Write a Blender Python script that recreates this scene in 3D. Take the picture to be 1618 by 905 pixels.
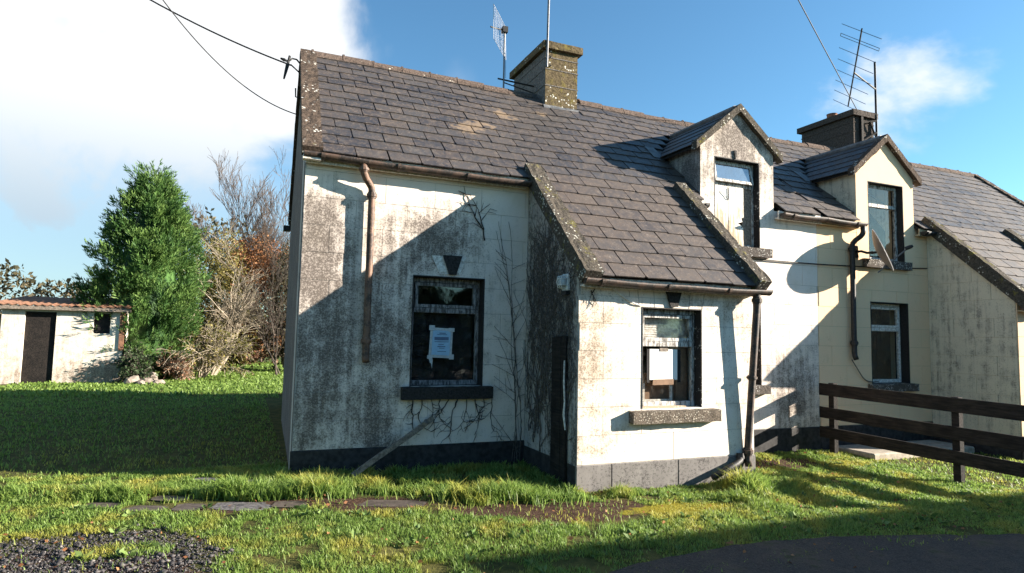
import bpy, bmesh, math, random
import numpy as np
from mathutils import Vector, Matrix, noise as mnoise

for o in list(bpy.data.objects):
    bpy.data.objects.remove(o, do_unlink=True)
SC = bpy.context.scene
COL = SC.collection
rnd = random.Random(7)

# ------------------------------------------------------------------ camera
F_PX, W_PX, CX_PX = 974.47, 1618.0, 781.0
YAW, PITCH, ROLL = 0.3832, 0.0780, -0.0228
cd = bpy.data.cameras.new('camera')
cam = bpy.data.objects.new('camera', cd)
COL.objects.link(cam)
SC.camera = cam
cd.sensor_fit = 'HORIZONTAL'
cd.sensor_width = 36.0
cd.lens = F_PX / W_PX * 36.0
cd.shift_x = (W_PX / 2 - CX_PX) / W_PX
cd.clip_start = 0.05
cd.clip_end = 3000
fw = Vector((math.sin(YAW) * math.cos(PITCH), math.cos(YAW) * math.cos(PITCH), math.sin(PITCH)))
r0 = Vector((math.cos(YAW), -math.sin(YAW), 0))
u0 = r0.cross(fw)
rr = r0 * math.cos(ROLL) - u0 * math.sin(ROLL)
uu = u0 * math.cos(ROLL) + r0 * math.sin(ROLL)
M = Matrix((rr, uu, -fw)).transposed().to_4x4()
M.translation = Vector((-0.5441, -7.0927, 1.5623))
cam.matrix_world = M

# ------------------------------------------------------------------ light
SUN = Vector((2.4, -1.0, 0.83)).normalized()
ELEV = math.asin(SUN.z)
AZ = math.atan2(SUN.x, SUN.y)
SUN_STRENGTH, SKY_STRENGTH, EXPOSURE = 5.0, 0.060, 1.95

SC.view_settings.view_transform = 'Standard'
SC.view_settings.look = 'None'
SC.view_settings.exposure = EXPOSURE
SC.view_settings.gamma = 1.0
SC.view_settings.use_curve_mapping = False

ld = bpy.data.lights.new('sun', 'SUN')
ld.energy = SUN_STRENGTH
ld.angle = math.radians(0.5)
ld.color = (1.0, 0.91, 0.78)
sun = bpy.data.objects.new('sun', ld)
COL.objects.link(sun)
sun.rotation_euler = SUN.to_track_quat('Z', 'Y').to_euler()
sun.location = (20, -10, 12)


# ------------------------------------------------------------------ node helper
class NT:
    def __init__(s, nt):
        s.nt = nt

    def node(s, t, ins=None, **props):
        n = s.nt.nodes.new(t)
        for k, v in props.items():
            setattr(n, k, v)
        for k, v in (ins or {}).items():
            s.put(n.inputs[k], v)
        return n

    def put(s, sock, v):
        if isinstance(v, bpy.types.NodeSocket):
            s.nt.links.new(v, sock)
        elif v is not None:
            if hasattr(sock, 'default_value'):
                dv = sock.default_value
                if hasattr(dv, '__len__') and not hasattr(v, '__len__'):
                    v = (v,) * len(dv)
                if hasattr(dv, '__len__') and len(dv) == 4 and len(v) == 3:
                    v = (*v, 1.0)
                sock.default_value = v

    def m(s, op, a, b=None, c=None, clamp=False):
        n = s.node('ShaderNodeMath', operation=op, use_clamp=clamp)
        s.put(n.inputs[0], a)
        if b is not None:
            s.put(n.inputs[1], b)
        if c is not None:
            s.put(n.inputs[2], c)
        return n.outputs[0]

    def vm(s, op, a, b=None):
        n = s.node('ShaderNodeVectorMath', operation=op)
        s.put(n.inputs[0], a)
        if b is not None:
            s.put(n.inputs[1], b)
        return n.outputs['Value'] if op in ('DOT_PRODUCT', 'LENGTH', 'DISTANCE') else n.outputs[0]

    def noise(s, vec, scale, detail=4, rough=0.55, dist=0.0):
        n = s.node('ShaderNodeTexNoise', {'Vector': vec, 'Scale': scale, 'Detail': detail, 'Roughness': rough, 'Distortion': dist})
        return n.outputs['Fac']

    def voro(s, vec, scale, feature='F1', out='Distance'):
        n = s.node('ShaderNodeTexVoronoi', {'Vector': vec, 'Scale': scale}, feature=feature)
        return n.outputs[out]

    def ss(s, v, lo, hi):
        n = s.node('ShaderNodeMapRange', {'Value': v, 'From Min': lo, 'From Max': hi}, interpolation_type='SMOOTHSTEP')
        return n.outputs[0]

    def mix(s, f, a, b, blend='MIX'):
        n = s.node('ShaderNodeMix', data_type='RGBA', blend_type=blend)
        s.put(n.inputs[0], f)
        s.put(n.inputs[6], a)
        s.put(n.inputs[7], b)
        return n.outputs[2]

    def xyz(s, v):
        n = s.node('ShaderNodeSeparateXYZ', {0: v})
        return n.outputs

    def comb(s, x, y, z):
        return s.node('ShaderNodeCombineXYZ', {0: x, 1: y, 2: z}).outputs[0]

    def pos(s):
        return s.node('ShaderNodeNewGeometry').outputs['Position']

    def gauss(s, xa, za, x0, z0, sx, sz, amp):
        a = s.m('MULTIPLY', s.m('SUBTRACT', xa, x0), 1.0 / sx)
        b = s.m('MULTIPLY', s.m('SUBTRACT', za, z0), 1.0 / sz)
        r2 = s.m('ADD', s.m('MULTIPLY', a, a), s.m('MULTIPLY', b, b))
        return s.m('MULTIPLY', s.m('EXPONENT', s.m('MULTIPLY', r2, -1.0)), amp)

    def bump(s, h, strength=0.5, dist=0.01):
        return s.node('ShaderNodeBump', {'Height': h, 'Strength': strength, 'Distance': dist}).outputs[0]


MATS = {}


def newmat(name):
    m = bpy.data.materials.new(name)
    m.use_nodes = True
    m.node_tree.nodes.clear()
    t = NT(m.node_tree)
    MATS[name] = m
    return m, t


def out(t, shader):
    t.node('ShaderNodeOutputMaterial', {'Surface': shader})


def bsdf(t, col, rough=0.8, normal=None, metal=0.0, spec=0.3, **kw):
    ins = {'Base Color': col, 'Roughness': rough, 'Metallic': metal, 'Specular IOR Level': spec}
    if normal is not None:
        ins['Normal'] = normal
    ins.update(kw)
    return t.node('ShaderNodeBsdfPrincipled', ins).outputs[0]


# ------------------------------------------------------------------ world
world = bpy.data.worlds.new('World')
SC.world = world
world.use_nodes = True
wt = NT(world.node_tree)
world.node_tree.nodes.clear()
sky = wt.node('ShaderNodeTexSky', sky_type='NISHITA')
sky.sun_disc = False
sky.sun_elevation = ELEV
sky.sun_rotation = AZ
sky.air_density = 1.0
sky.dust_density = 0.4
sky.ozone_density = 2.0
wdir = wt.node('ShaderNodeTexCoord').outputs['Generated']
wn = wt.noise(wdir, 3.2, 7, 0.56, 0.3)
wn2 = wt.noise(wdir, 1.3, 5, 0.5, 0.2)


def cloud_bank(d, inner, outer, amp=0.22):
    dn = Vector(d).normalized()
    dot = wt.vm('DOT_PRODUCT', wdir, tuple(dn))
    ang = wt.m('ARCCOSINE', wt.m('MINIMUM', dot, 0.99999))
    a2 = wt.m('ADD', ang, wt.m('MULTIPLY', wt.m('SUBTRACT', wn, 0.5), -amp * 3.2))
    return wt.m('SUBTRACT', 1.0, wt.ss(a2, inner, outer))


cl = wt.m('MAXIMUM', cloud_bank((-0.17, 1.09, 0.46), 0.20, 0.29, 0.13), cloud_bank((0.99, 0.65, 0.40), 0.02, 0.12, 0.17))
cl = wt.m('MAXIMUM', cl, wt.m('MULTIPLY', wt.ss(wn2, 0.70, 0.80), wt.ss(wn, 0.40, 0.62)))
cl = wt.m('MAXIMUM', cl, cloud_bank((-0.75, 0.9, 0.55), 0.28, 0.50))
cl = wt.m('MAXIMUM', cl, wt.m('MULTIPLY', cloud_bank((-0.28, 1.1, 0.26), 0.16, 0.46), 0.72))
shade = wt.ss(wt.noise(wdir, 5.0, 5, 0.55, 0.0), 0.12, 0.42)
elz = wt.xyz(wdir)[2]
thin = wt.ss(elz, 0.10, 0.36)
ccol = wt.mix(wt.m('MULTIPLY', shade, thin), (0.145, 0.18, 0.21), (0.295, 0.298, 0.30))
skyc = wt.node('ShaderNodeVectorMath', {0: sky.outputs[0]}, operation='SCALE')
skyc.inputs['Scale'].default_value = SKY_STRENGTH
skyc = wt.mix(1.0, skyc.outputs[0], (0.61, 0.925, 1.03), 'MULTIPLY')
wcol = wt.mix(wt.m('MULTIPLY', cl, 0.95), skyc, ccol)
bg = wt.node('ShaderNodeBackground', {'Color': wcol, 'Strength': 1.0})
wt.node('ShaderNodeOutputWorld', {'Surface': bg.outputs[0]})


# ------------------------------------------------------------------ materials
def m_plain(name, col, rough=0.8, var=0.25, scale=20, bump=0.3, metal=0.0, spec=0.3, dark=None):
    m, t = newmat(name)
    P = t.pos()
    n = t.noise(P, scale, 5, 0.6)
    d = dark or tuple(c * (1 - var) for c in col)
    l = tuple(min(1, c * (1 + var)) for c in col)
    c = t.mix(t.ss(n, 0.3, 0.7), d, l)
    out(t, bsdf(t, c, rough, t.bump(n, bump, 0.006), metal, spec))
    return m


def m_wall(name, white, gausses, base, dark=(0.06, 0.052, 0.048), tint=(0.60, 0.52, 0.40), axis='x', streak=0.25, fine=54):
    """limewashed render with black algae: specks whose density follows a map of damp places"""
    m, t = newmat(name)
    P = t.pos()
    c = t.xyz(P)
    xa = c[0] if axis == 'x' else c[1]
    big = t.noise(P, 1.6, 4, 0.6)
    mid = t.noise(P, 6.5, 4, 0.6)
    fin = t.m('ADD', t.m('MULTIPLY', t.noise(P, fine, 4, 0.65), 0.6), t.m('MULTIPLY', t.noise(P, fine * 2.6, 3, 0.6), 0.4))
    st = t.noise(t.vm('MULTIPLY', P, (9.0, 9.0, 0.55)), 1.6, 4, 0.65)
    D = t.m('ADD', base, t.m('MULTIPLY', t.m('SUBTRACT', big, 0.5), 0.9))
    D = t.m('ADD', D, t.m('MULTIPLY', t.m('SUBTRACT', mid, 0.5), 1.3))
    D = t.m('ADD', D, t.m('MULTIPLY', t.m('SUBTRACT', st, 0.5), streak * 1.6))
    for g in gausses:
        D = t.m('ADD', D, t.gauss(xa, c[2], *g))
    D = t.m('MINIMUM', t.m('MAXIMUM', D, -0.8), 1.15)
    v = t.m('ADD', fin, t.m('MULTIPLY', D, 0.13))
    mask = t.ss(v, 0.565, 0.665)
    blot = t.noise(P, 4.2, 7, 0.70, 0.4)
    gr = t.m('ADD', D, t.m('ADD', t.m('MULTIPLY', t.m('SUBTRACT', blot, 0.5), 2.2), t.m('MULTIPLY', t.m('SUBTRACT', st, 0.5), 1.3)))
    gr = t.ss(gr, 0.05, 1.25)
    warm = t.ss(t.noise(P, 3.3, 5, 0.6), 0.42, 0.72)
    wc = t.mix(t.m('MULTIPLY', warm, 0.45), white, tint)
    wc = t.mix(t.m('MULTIPLY', gr, 0.74), wc, tuple(min(1, x * 2.6 + .02) for x in dark))
    cc = t.mix(t.m('MULTIPLY', mask, t.m('ADD', 0.52, t.m('MULTIPLY', gr, 0.25))), wc, dark)
    h = t.m('ADD', t.m('MULTIPLY', fin, 0.6), t.m('MULTIPLY', mid, 0.6))
    out(t, bsdf(t, cc, 0.92, t.bump(h, 0.35, 0.006), spec=0.15))
    return m


m_wall('white_wall', (0.74, 0.645, 0.57), [
    (0.15, 1.2, 0.85, 1.5, 0.95), (0.2, 2.65, 0.42, 0.65, 0.75), (0.9, 0.2, 0.22, 0.65, 0.75), (1.6, 2.75, 0.62, 0.42, 0.95), (1.15, 1.7, 0.45, 1.0, 0.60),
    (2.5, 1.3, 0.25, 1.2, 0.10), (1.9, 0.5, 0.6, 0.28, -0.35), (1.3, 3.45, 2.0, 0.28, -0.55), (0.66, 2.0, 0.07, 1.0, -0.45), (2.55, 2.9, 0.35, 0.6, -0.25),
    (0.1, 2.1, 0.3, 0.13, 0.5),
    (7.3, 0.75, 0.55, 0.75, 0.9), (6.2, 4.2, 0.9, 0.8, 0.95), (6.15, 4.75, 0.35, 0.3, 0.5), (7.2, 2.9, 0.7, 0.6, -0.35)], 0.05, dark=(0.070, 0.055, 0.046), streak=0.35)
m_wall('porch_white', (0.76, 0.69, 0.615), [
    (2.85, 1.2, 0.32, 0.9, 0.55), (5.1, 1.3, 0.12, 1.0, 0.2), (3.2, 1.7, 0.4, 0.5, 0.15), (3.8, 0.4, 0.9, 0.25, -0.2), (3.1, 0.45, 0.3, 0.2, 0.3), (4.75, 2.0, 0.35, 0.3, 0.25)], 0.22, dark=(0.15, 0.11, 0.075))
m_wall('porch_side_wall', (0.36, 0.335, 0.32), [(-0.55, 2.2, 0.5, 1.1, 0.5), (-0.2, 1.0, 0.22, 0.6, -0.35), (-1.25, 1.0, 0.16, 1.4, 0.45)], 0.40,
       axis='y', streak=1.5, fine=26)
m_wall('gable_cement', (0.115, 0.103, 0.10), [(1.5, 2.5, 3.0, 2.5, 0.25)], 0.7, axis='y', streak=0.9)
m_wall('cream_wall', (0.79, 0.555, 0.355), [(8.1, 0.3, 0.5, 0.4, 0.1)], -0.15, dark=(0.22, 0.15, 0.09), tint=(0.72, 0.56, 0.36))
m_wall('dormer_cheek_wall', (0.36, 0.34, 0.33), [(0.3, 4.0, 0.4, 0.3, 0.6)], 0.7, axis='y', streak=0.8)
m_wall('cream_cheek', (0.62, 0.55, 0.42), [(0.3, 3.9, 0.4, 0.2, 0.3)], 0.25, axis='y', streak=0.7)
m_wall('joint', (0.42, 0.40, 0.37), [], 0.3)
m_wall('cream_joint', (0.48, 0.38, 0.25), [], 0.2, dark=(0.14, 0.1, 0.07))
m_wall('plinth_grey', (0.19, 0.175, 0.165), [], 0.50, dark=(0.040, 0.036, 0.035), tint=(0.28, 0.26, 0.245), fine=30)
m_plain('plinth_black', (0.030, 0.028, 0.028), 0.8, 0.5, 14, 0.4)
m_plain('black_paint', (0.024, 0.021, 0.020), 0.7, 0.5, 40, 0.6)
m_plain('sill_black', (0.026, 0.023, 0.022), 0.85, 0.6, 45, 0.8)
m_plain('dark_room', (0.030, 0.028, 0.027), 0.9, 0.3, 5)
m_plain('dark_board', (0.014, 0.012, 0.013), 0.75, 0.6, 9, 0.4)
m_plain('old_wood', (0.19, 0.155, 0.125), 0.85, 0.45, 30, 0.6)
m, t = newmat('fence_wood')
P = t.pos()
g = t.noise(t.vm('MULTIPLY', P, (30.0, 3.0, 30.0)), 1.3, 6, 0.7)
n = t.noise(P, 5, 4, 0.6)
c = t.mix(t.ss(t.m('ADD', t.m('MULTIPLY', g, 0.7), t.m('MULTIPLY', n, 0.3)), 0.38, 0.66), (0.008, 0.007, 0.007), (0.034, 0.027, 0.023))
out(t, bsdf(t, c, 0.85, t.bump(g, 0.8, 0.008), spec=0.2))
m_plain('brown_board', (0.21, 0.125, 0.075), 0.75, 0.25, 14, 0.2)
m_plain('white_paint', (0.72, 0.69, 0.64), 0.6, 0.12, 30, 0.3, dark=(0.40, 0.35, 0.30))
m_plain('paper_white', (0.82, 0.82, 0.80), 0.7, 0.03, 10, 0.05)
m_plain('paper_blue', (0.33, 0.52, 0.70), 0.5, 0.06, 18, 0.1)
m_plain('ink_blue', (0.12, 0.17, 0.27), 0.7, 0.1, 20, 0.05)
m_plain('sleeve_plastic', (0.50, 0.52, 0.53), 0.25, 0.15, 30, 0.2, spec=0.6)
m_plain('cast_iron_black', (0.022, 0.020, 0.020), 0.6, 0.5, 30, 0.5, spec=0.4)
m_plain('galvanised', (0.17, 0.175, 0.19), 0.6, 0.3, 30, 0.2, metal=0.2)
m_plain('wire_black', (0.012, 0.012, 0.013), 0.6, 0.2, 20, 0.1)
m_plain('wire_white', (0.62, 0.61, 0.58), 0.6, 0.2, 20, 0.1)
m_plain('aerial_metal', (0.22, 0.29, 0.36), 0.4, 0.3, 20, 0.1, metal=0.7)
m_plain('grid_wire', (0.42, 0.43, 0.46), 0.5, 0.1, 20, 0.05)
m_plain('lamp_metal', (0.62, 0.62, 0.60), 0.4, 0.15, 40, 0.2)
m_plain('lead_flashing', (0.13, 0.13, 0.135), 0.6, 0.3, 12, 0.4)
m_plain('terracotta', (0.20, 0.085, 0.05), 0.85, 0.3, 20, 0.3)
m_plain('dish_grey', (0.12, 0.12, 0.125), 0.5, 0.12, 12, 0.1)
m_plain('stem_grey', (0.085, 0.073, 0.065), 0.9, 0.4, 30, 0.4)
m_plain('stem_dark', (0.040, 0.034, 0.030), 0.9, 0.4, 30, 0.4)
m_plain('bark_pale', (0.30, 0.25, 0.19), 0.9, 0.4, 8, 0.4)
m_plain('bark_dark', (0.075, 0.060, 0.050), 0.9, 0.4, 8, 0.4)
m_plain('bark_twig', (0.14, 0.105, 0.085), 0.9, 0.35, 6, 0.2)
m_plain('paving_stone', (0.075, 0.058, 0.048), 0.75, 0.4, 16, 0.8, spec=0.4)
m_plain('paving_stone_grey', (0.115, 0.105, 0.108), 0.7, 0.5, 30, 1.0, spec=0.4)
m_plain('rock', (0.22, 0.18, 0.15), 0.9, 0.4, 9, 0.8)
m_plain('rust_sheet', (0.20, 0.10, 0.06), 0.8, 0.4, 10, 0.4)
m_plain('concrete_step', (0.36, 0.31, 0.25), 0.9, 0.25, 14, 0.5)
m_plain('barn_wall', (0.35, 0.32, 0.28), 0.9, 0.3, 5, 0.4)


def m_rust(name, a, b, c):
    m, t = newmat(name)
    P = t.pos()
    n = t.noise(P, 9, 6, 0.65)
    n2 = t.noise(P, 45, 4, 0.6)
    col = t.mix(t.ss(n, 0.42, 0.60), a, b)
    col = t.mix(t.m('MULTIPLY', t.ss(n2, 0.55, 0.7), 0.7), col, c)
    out(t, bsdf(t, col, 0.62, t.bump(n2, 0.5, 0.004), spec=0.4))
    return m


m_rust('rusty_iron', (0.026, 0.020, 0.018), (0.085, 0.050, 0.036), (0.17, 0.115, 0.085))
m_rust('rusty_pipe', (0.050, 0.030, 0.022), (0.165, 0.088, 0.056), (0.26, 0.175, 0.13))


def m_moss(name, base, lich=(0.62, 0.60, 0.54), moss=(0.13, 0.12, 0.03), amt=0.58, mossamt=0.6, sc=20):
    """mossy stone or concrete with pale lichen spots"""
    m, t = newmat(name)
    P = t.pos()
    n = t.noise(P, 7, 6, 0.68)
    n2 = t.noise(P, sc * 1.6, 5, 0.7)
    v = t.voro(t.vm('ADD', P, (0.3, 0.7, 0.1)), sc)
    col = t.mix(t.ss(n2, 0.3, 0.72), tuple(x * 0.45 for x in base), tuple(x * 1.35 for x in base))
    col = t.mix(t.ss(n, mossamt, mossamt + 0.12), col, moss)
    ln = t.noise(P, 5.0, 3, 0.6)
    spot = t.m('MULTIPLY', t.m('SUBTRACT', 1.0, t.ss(v, 0.22, 0.34)), t.ss(ln, amt, amt + 0.08))
    col = t.mix(t.m('MULTIPLY', spot, 0.9), col, lich)
    out(t, bsdf(t, col, 0.95, t.bump(t.m('ADD', n2, n), 0.9, 0.012), spec=0.1))
    return m


m_moss('mossy_coping', (0.085, 0.062, 0.048), amt=0.52, mossamt=0.64)
m_moss('porch_coping_mat', (0.085, 0.072, 0.058), (0.55, 0.53, 0.46), (0.16, 0.14, 0.035), amt=0.50, mossamt=0.56, sc=26)
m_moss('chimney_mossy', (0.115, 0.088, 0.052), (0.66, 0.64, 0.58), (0.135, 0.108, 0.038), amt=0.52, mossamt=0.52, sc=20)
m_moss('chimney_plain', (0.17, 0.155, 0.145), amt=0.72, mossamt=0.75)
m_moss('chimney_dark', (0.075, 0.062, 0.055), amt=0.7, mossamt=0.8)
m_moss('ridge_clay', (0.125, 0.092, 0.076), (0.55, 0.5, 0.42), (0.13, 0.11, 0.05), amt=0.6, mossamt=0.66)
m_moss('lichen_sill', (0.135, 0.110, 0.088), (0.46, 0.42, 0.35), (0.10, 0.08, 0.04), amt=0.45, mossamt=0.6, sc=44)
m_moss('dormer_sill', (0.10, 0.085, 0.075), (0.66, 0.64, 0.60), (0.08, 0.07, 0.05), amt=0.44, mossamt=0.65, sc=42)

# slate: colour.r = tan lichen, colour.g = brown moss dust
m, t = newmat('slate')
P = t.pos()
oi = t.node('ShaderNodeObjectInfo')
oc = t.node('ShaderNodeSeparateColor', {0: oi.outputs['Color']})
rn = oi.outputs['Random']
n1 = t.noise(P, 14, 6, 0.7)
n2 = t.noise(P, 70, 4, 0.7)
nb = t.noise(P, 1.1, 3, 0.5)
sl = t.mix(t.ss(rn, 0.0, 1.0), (0.031, 0.031, 0.036), (0.062, 0.056, 0.054))
br = t.m('ADD', t.m('ADD', t.m('MULTIPLY', t.ss(n1, 0.40, 0.68), 0.75), t.m('MULTIPLY', oc.outputs[1], 0.6)), t.m('MULTIPLY', t.m('SUBTRACT', nb, 0.5), 0.9), clamp=True)
sl = t.mix(br, sl, (0.076, 0.055, 0.044))
sl = t.mix(t.m('MULTIPLY', t.ss(t.m('ADD', n2, t.m('MULTIPLY', t.m('SUBTRACT', n1, 0.5), 0.35)), 0.575, 0.68), 0.75), sl, (0.235, 0.20, 0.175))
pc = t.xyz(P)
treg = t.m('MULTIPLY', oc.outputs[0], 0.45)
for (gx0, gy0, gs) in ((2.18, .74, .30), (2.55, .95, .32), (2.95, 1.34, .28), (3.7, 1.55, .2)):
    treg = t.m('ADD', treg, t.gauss(pc[0], pc[1], gx0, gy0, gs, gs * .55, 0.75))
tm = t.ss(t.m('ADD', t.noise(P, 8, 7, 0.75), t.m('MULTIPLY', treg, 0.30)), 0.66, 0.80)
sl = t.mix(t.m('MULTIPLY', t.ss(t.noise(P, 5.5, 9, 0.78, 0.6), 0.54, 0.68), 0.55), sl, (0.135, 0.115, 0.098))
sl = t.mix(t.m('MULTIPLY', tm, 0.8), sl, (0.235, 0.165, 0.105))
out(t, bsdf(t, sl, t.mix(br, 0.42, 0.75), t.bump(t.m('ADD', n1, t.m('MULTIPLY', n2, 0.4)), 0.45, 0.006), spec=0.45))
m_plain('underlay', (0.020, 0.018, 0.017), 0.95, 0.3, 8, 0.2)
m_plain('slate_far', (0.09, 0.08, 0.08), 0.6, 0.3, 6, 0.3)

# peeling paint on boards
m, t = newmat('peeling_board')
P = t.pos()
g = t.noise(t.vm('MULTIPLY', P, (22.0, 22.0, 1.6)), 1.3, 5, 0.65)
n = t.noise(P, 4, 4, 0.6)
zz = t.xyz(P)[2]
low = t.m('MULTIPLY', t.m('SUBTRACT', 1.0, t.ss(zz, 3.0, 3.7)), 0.14)
k = t.ss(t.m('ADD', t.m('ADD', t.m('MULTIPLY', g, 0.6), t.m('MULTIPLY', n, 0.4)), low), 0.50, 0.66)
c = t.mix(k, (0.74, 0.71, 0.65), (0.40, 0.30, 0.20))
out(t, bsdf(t, c, 0.85, t.bump(g, 0.5, 0.006), spec=0.2))

m, t = newmat('peeling_black')
P = t.pos()
n = t.noise(P, 30, 5, 0.7)
n2 = t.noise(P, 7, 4, 0.6)
c = t.mix(t.ss(t.m('ADD', t.m('MULTIPLY', n, 0.6), t.m('MULTIPLY', n2, 0.4)), 0.56, 0.62), (0.020, 0.018, 0.018), (0.42, 0.40, 0.38))
out(t, bsdf(t, c, 0.75, t.bump(n, 0.6, 0.005)))

m, t = newmat('peeling_frame')
P = t.pos()
n = t.noise(t.vm('MULTIPLY', P, (30.0, 30.0, 8.0)), 1.2, 5, 0.7)
c = t.mix(t.ss(n, 0.40, 0.58), (0.12, 0.10, 0.085), (0.56, 0.54, 0.51))
out(t, bsdf(t, c, 0.7, t.bump(n, 0.4, 0.004)))

m, t = newmat('grey_frame')
P = t.pos()
n = t.noise(t.vm('MULTIPLY', P, (30.0, 30.0, 8.0)), 1.2, 5, 0.7)
c = t.mix(t.ss(n, 0.40, 0.62), (0.07, 0.06, 0.055), (0.30, 0.28, 0.275))
out(t, bsdf(t, c, 0.7, t.bump(n, 0.4, 0.004)))

m, t = newmat('pane_glass')
fr = t.m('ADD', 0.035, t.m('MULTIPLY', t.m('POWER', t.node('ShaderNodeLayerWeight', {'Blend': 0.5}).outputs['Facing'], 5.0), 0.9))
P = t.pos()
gl = t.node('ShaderNodeBsdfGlossy', {'Color': (0.9, 0.93, 0.95, 1), 'Roughness': 0.04, 'Normal': t.bump(t.noise(P, 5, 2, 0.5), 0.06, 0.02)}).outputs[0]
tr = t.node('ShaderNodeBsdfTransparent', {'Color': (0.965, 0.965, 0.955, 1)}).outputs[0]
mx = t.node('ShaderNodeMixShader', {0: t.m('ADD', t.m('MULTIPLY', fr, 1.0), 0.01, clamp=True), 1: tr, 2: gl}).outputs[0]
dirt = t.node('ShaderNodeBsdfDiffuse', {'Color': (0.45, 0.43, 0.40, 1)}).outputs[0]
mx = t.node('ShaderNodeMixShader', {0: t.m('MULTIPLY', t.ss(t.noise(P, 9, 5, 0.7), 0.5, 0.8), 0.07), 1: mx, 2: dirt}).outputs[0]
out(t, mx)

m, t = newmat('dusty_sky_pane')
P = t.pos()
gl = t.node('ShaderNodeBsdfGlossy', {'Color': (0.85, 0.92, 1.0, 1), 'Roughness': 0.10, 'Normal': t.bump(t.noise(P, 6, 2, 0.5), 0.15, 0.02)}).outputs[0]
df = t.node('ShaderNodeBsdfDiffuse', {'Color': (0.085, 0.115, 0.15, 1)}).outputs[0]  # dusty glass, with the blue of reflected sky painted into its colour
out(t, t.node('ShaderNodeMixShader', {0: t.m('ADD', 0.16, t.m('MULTIPLY', t.noise(P, 7, 4, 0.6), 0.25)), 1: df, 2: gl}).outputs[0])


def m_leaf(name, cols, transl=0.35, scale=1.3, rough=0.6):
    """foliage: colour from a per-leaf value plus slow variation"""
    m, t = newmat(name)
    P = t.pos()
    a = t.node('ShaderNodeAttribute', attribute_name='rnd').outputs['Fac']
    n = t.noise(P, scale, 3, 0.6)
    c1 = t.mix(a, cols[0], cols[1])
    c2 = t.mix(a, cols[1], cols[2])
    c = t.mix(t.ss(n, 0.38, 0.62), c1, c2)
    p = bsdf(t, c, rough, spec=0.25)
    tl = t.node('ShaderNodeBsdfTranslucent', {'Color': c}).outputs[0]
    out(t, t.node('ShaderNodeMixShader', {0: transl, 1: p, 2: tl}).outputs[0])
    return m


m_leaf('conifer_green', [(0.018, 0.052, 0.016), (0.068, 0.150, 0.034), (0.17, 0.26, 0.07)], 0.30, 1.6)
m_leaf('ivy_green', [(0.018, 0.035, 0.014), (0.045, 0.080, 0.030), (0.10, 0.13, 0.07)], 0.2, 3)
m_leaf('dead_leaf', [(0.11, 0.042, 0.020), (0.25, 0.105, 0.045), (0.38, 0.20, 0.09)], 0.3, 1.0)
m_leaf('olive_leaf', [(0.07, 0.075, 0.020), (0.17, 0.15, 0.04), (0.30, 0.24, 0.08)], 0.3, 1.0)
m_leaf('hedge_leaf', [(0.030, 0.034, 0.018), (0.075, 0.066, 0.034), (0.13, 0.10, 0.055)], 0.25, 0.5)
m_leaf('rust_leaf', [(0.15, 0.062, 0.036), (0.27, 0.14, 0.085), (0.38, 0.25, 0.17)], 0.3, 1.0)

m_leaf('weed_leaf', [(0.05, 0.10, 0.025), (0.12, 0.20, 0.05), (0.24, 0.30, 0.10)], 0.3, 2.0)

# grass blades: green to yellow in patches
m, t = newmat('grass_blade')
P = t.pos()
a = t.node('ShaderNodeAttribute', attribute_name='rnd').outputs['Fac']
n = t.noise(P, 1.7, 4, 0.62)
g1 = t.mix(a, (0.090, 0.165, 0.028), (0.30, 0.42, 0.10))
g2 = t.mix(a, (0.25, 0.245, 0.034), (0.52, 0.49, 0.12))
xc = t.xyz(P)
moss = t.gauss(xc[0], xc[1], 3.45, -2.15, 0.65, 0.22, 0.75)
pt = t.m('ADD', t.ss(n, 0.47, 0.66), moss, clamp=True)
far = t.ss(xc[1], 1.0, 4.0)
c = t.mix(t.m('MULTIPLY', pt, t.m('SUBTRACT', 1.0, far)), g1, g2)
c = t.mix(t.ss(a, 0.93, 1.0), c, (0.42, 0.38, 0.18))
p = bsdf(t, c, 0.5, spec=0.35)
tl = t.node('ShaderNodeBsdfTranslucent', {'Color': c}).outputs[0]
out(t, t.node('ShaderNodeMixShader', {0: 0.5, 1: p, 2: tl}).outputs[0])

# ground: thatch and soil, moss patch
m, t = newmat('ground_soil')
P = t.pos()
xc = t.xyz(P)
n = t.noise(P, 5, 6, 0.65)
n2 = t.noise(P, 40, 5, 0.7)
c = t.mix(t.ss(n, 0.35, 0.65), (0.050, 0.055, 0.018), (0.115, 0.105, 0.032))
soil = t.m('ADD', t.gauss(xc[0], xc[1], 2.5, -1.95, 0.75, 0.32, 1.3), t.gauss(xc[0], xc[1], 0.75, -1.25, 0.6, 0.22, 0.9))
soil = t.m('ADD', soil, t.gauss(xc[0], xc[1], 6.3, -0.6, 1.1, 0.4, 0.8))
soil = t.m('ADD', soil, t.m('ADD', t.gauss(xc[0], xc[1], 1.65, -1.62, 0.5, 0.2, 1.0), t.gauss(xc[0], xc[1], -0.5, -0.98, 1.1, 0.2, 0.9)))
soil = t.m('ADD', soil, t.gauss(xc[0], xc[1], -1.6, -2.3, 1.0, 0.8, 1.0))
soil = t.ss(t.m('ADD', soil, t.m('MULTIPLY', t.m('SUBTRACT', n, 0.5), 0.9)), 0.40, 0.60)
sc_ = t.mix(t.ss(n2, 0.35, 0.7), (0.040, 0.023, 0.016), (0.100, 0.060, 0.042))
c = t.mix(soil, c, sc_)
mossm = t.ss(t.m('ADD', t.gauss(xc[0], xc[1], 3.5, -2.1, 0.75, 0.22, 1.0), t.m('MULTIPLY', t.m('SUBTRACT', n, 0.5), 1.0)), 0.42, 0.6)
c = t.mix(mossm, c, (0.20, 0.17, 0.018))
farf = t.ss(xc[1], 10.0, 30.0)
c = t.mix(farf, c, (0.075, 0.105, 0.03))
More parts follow.
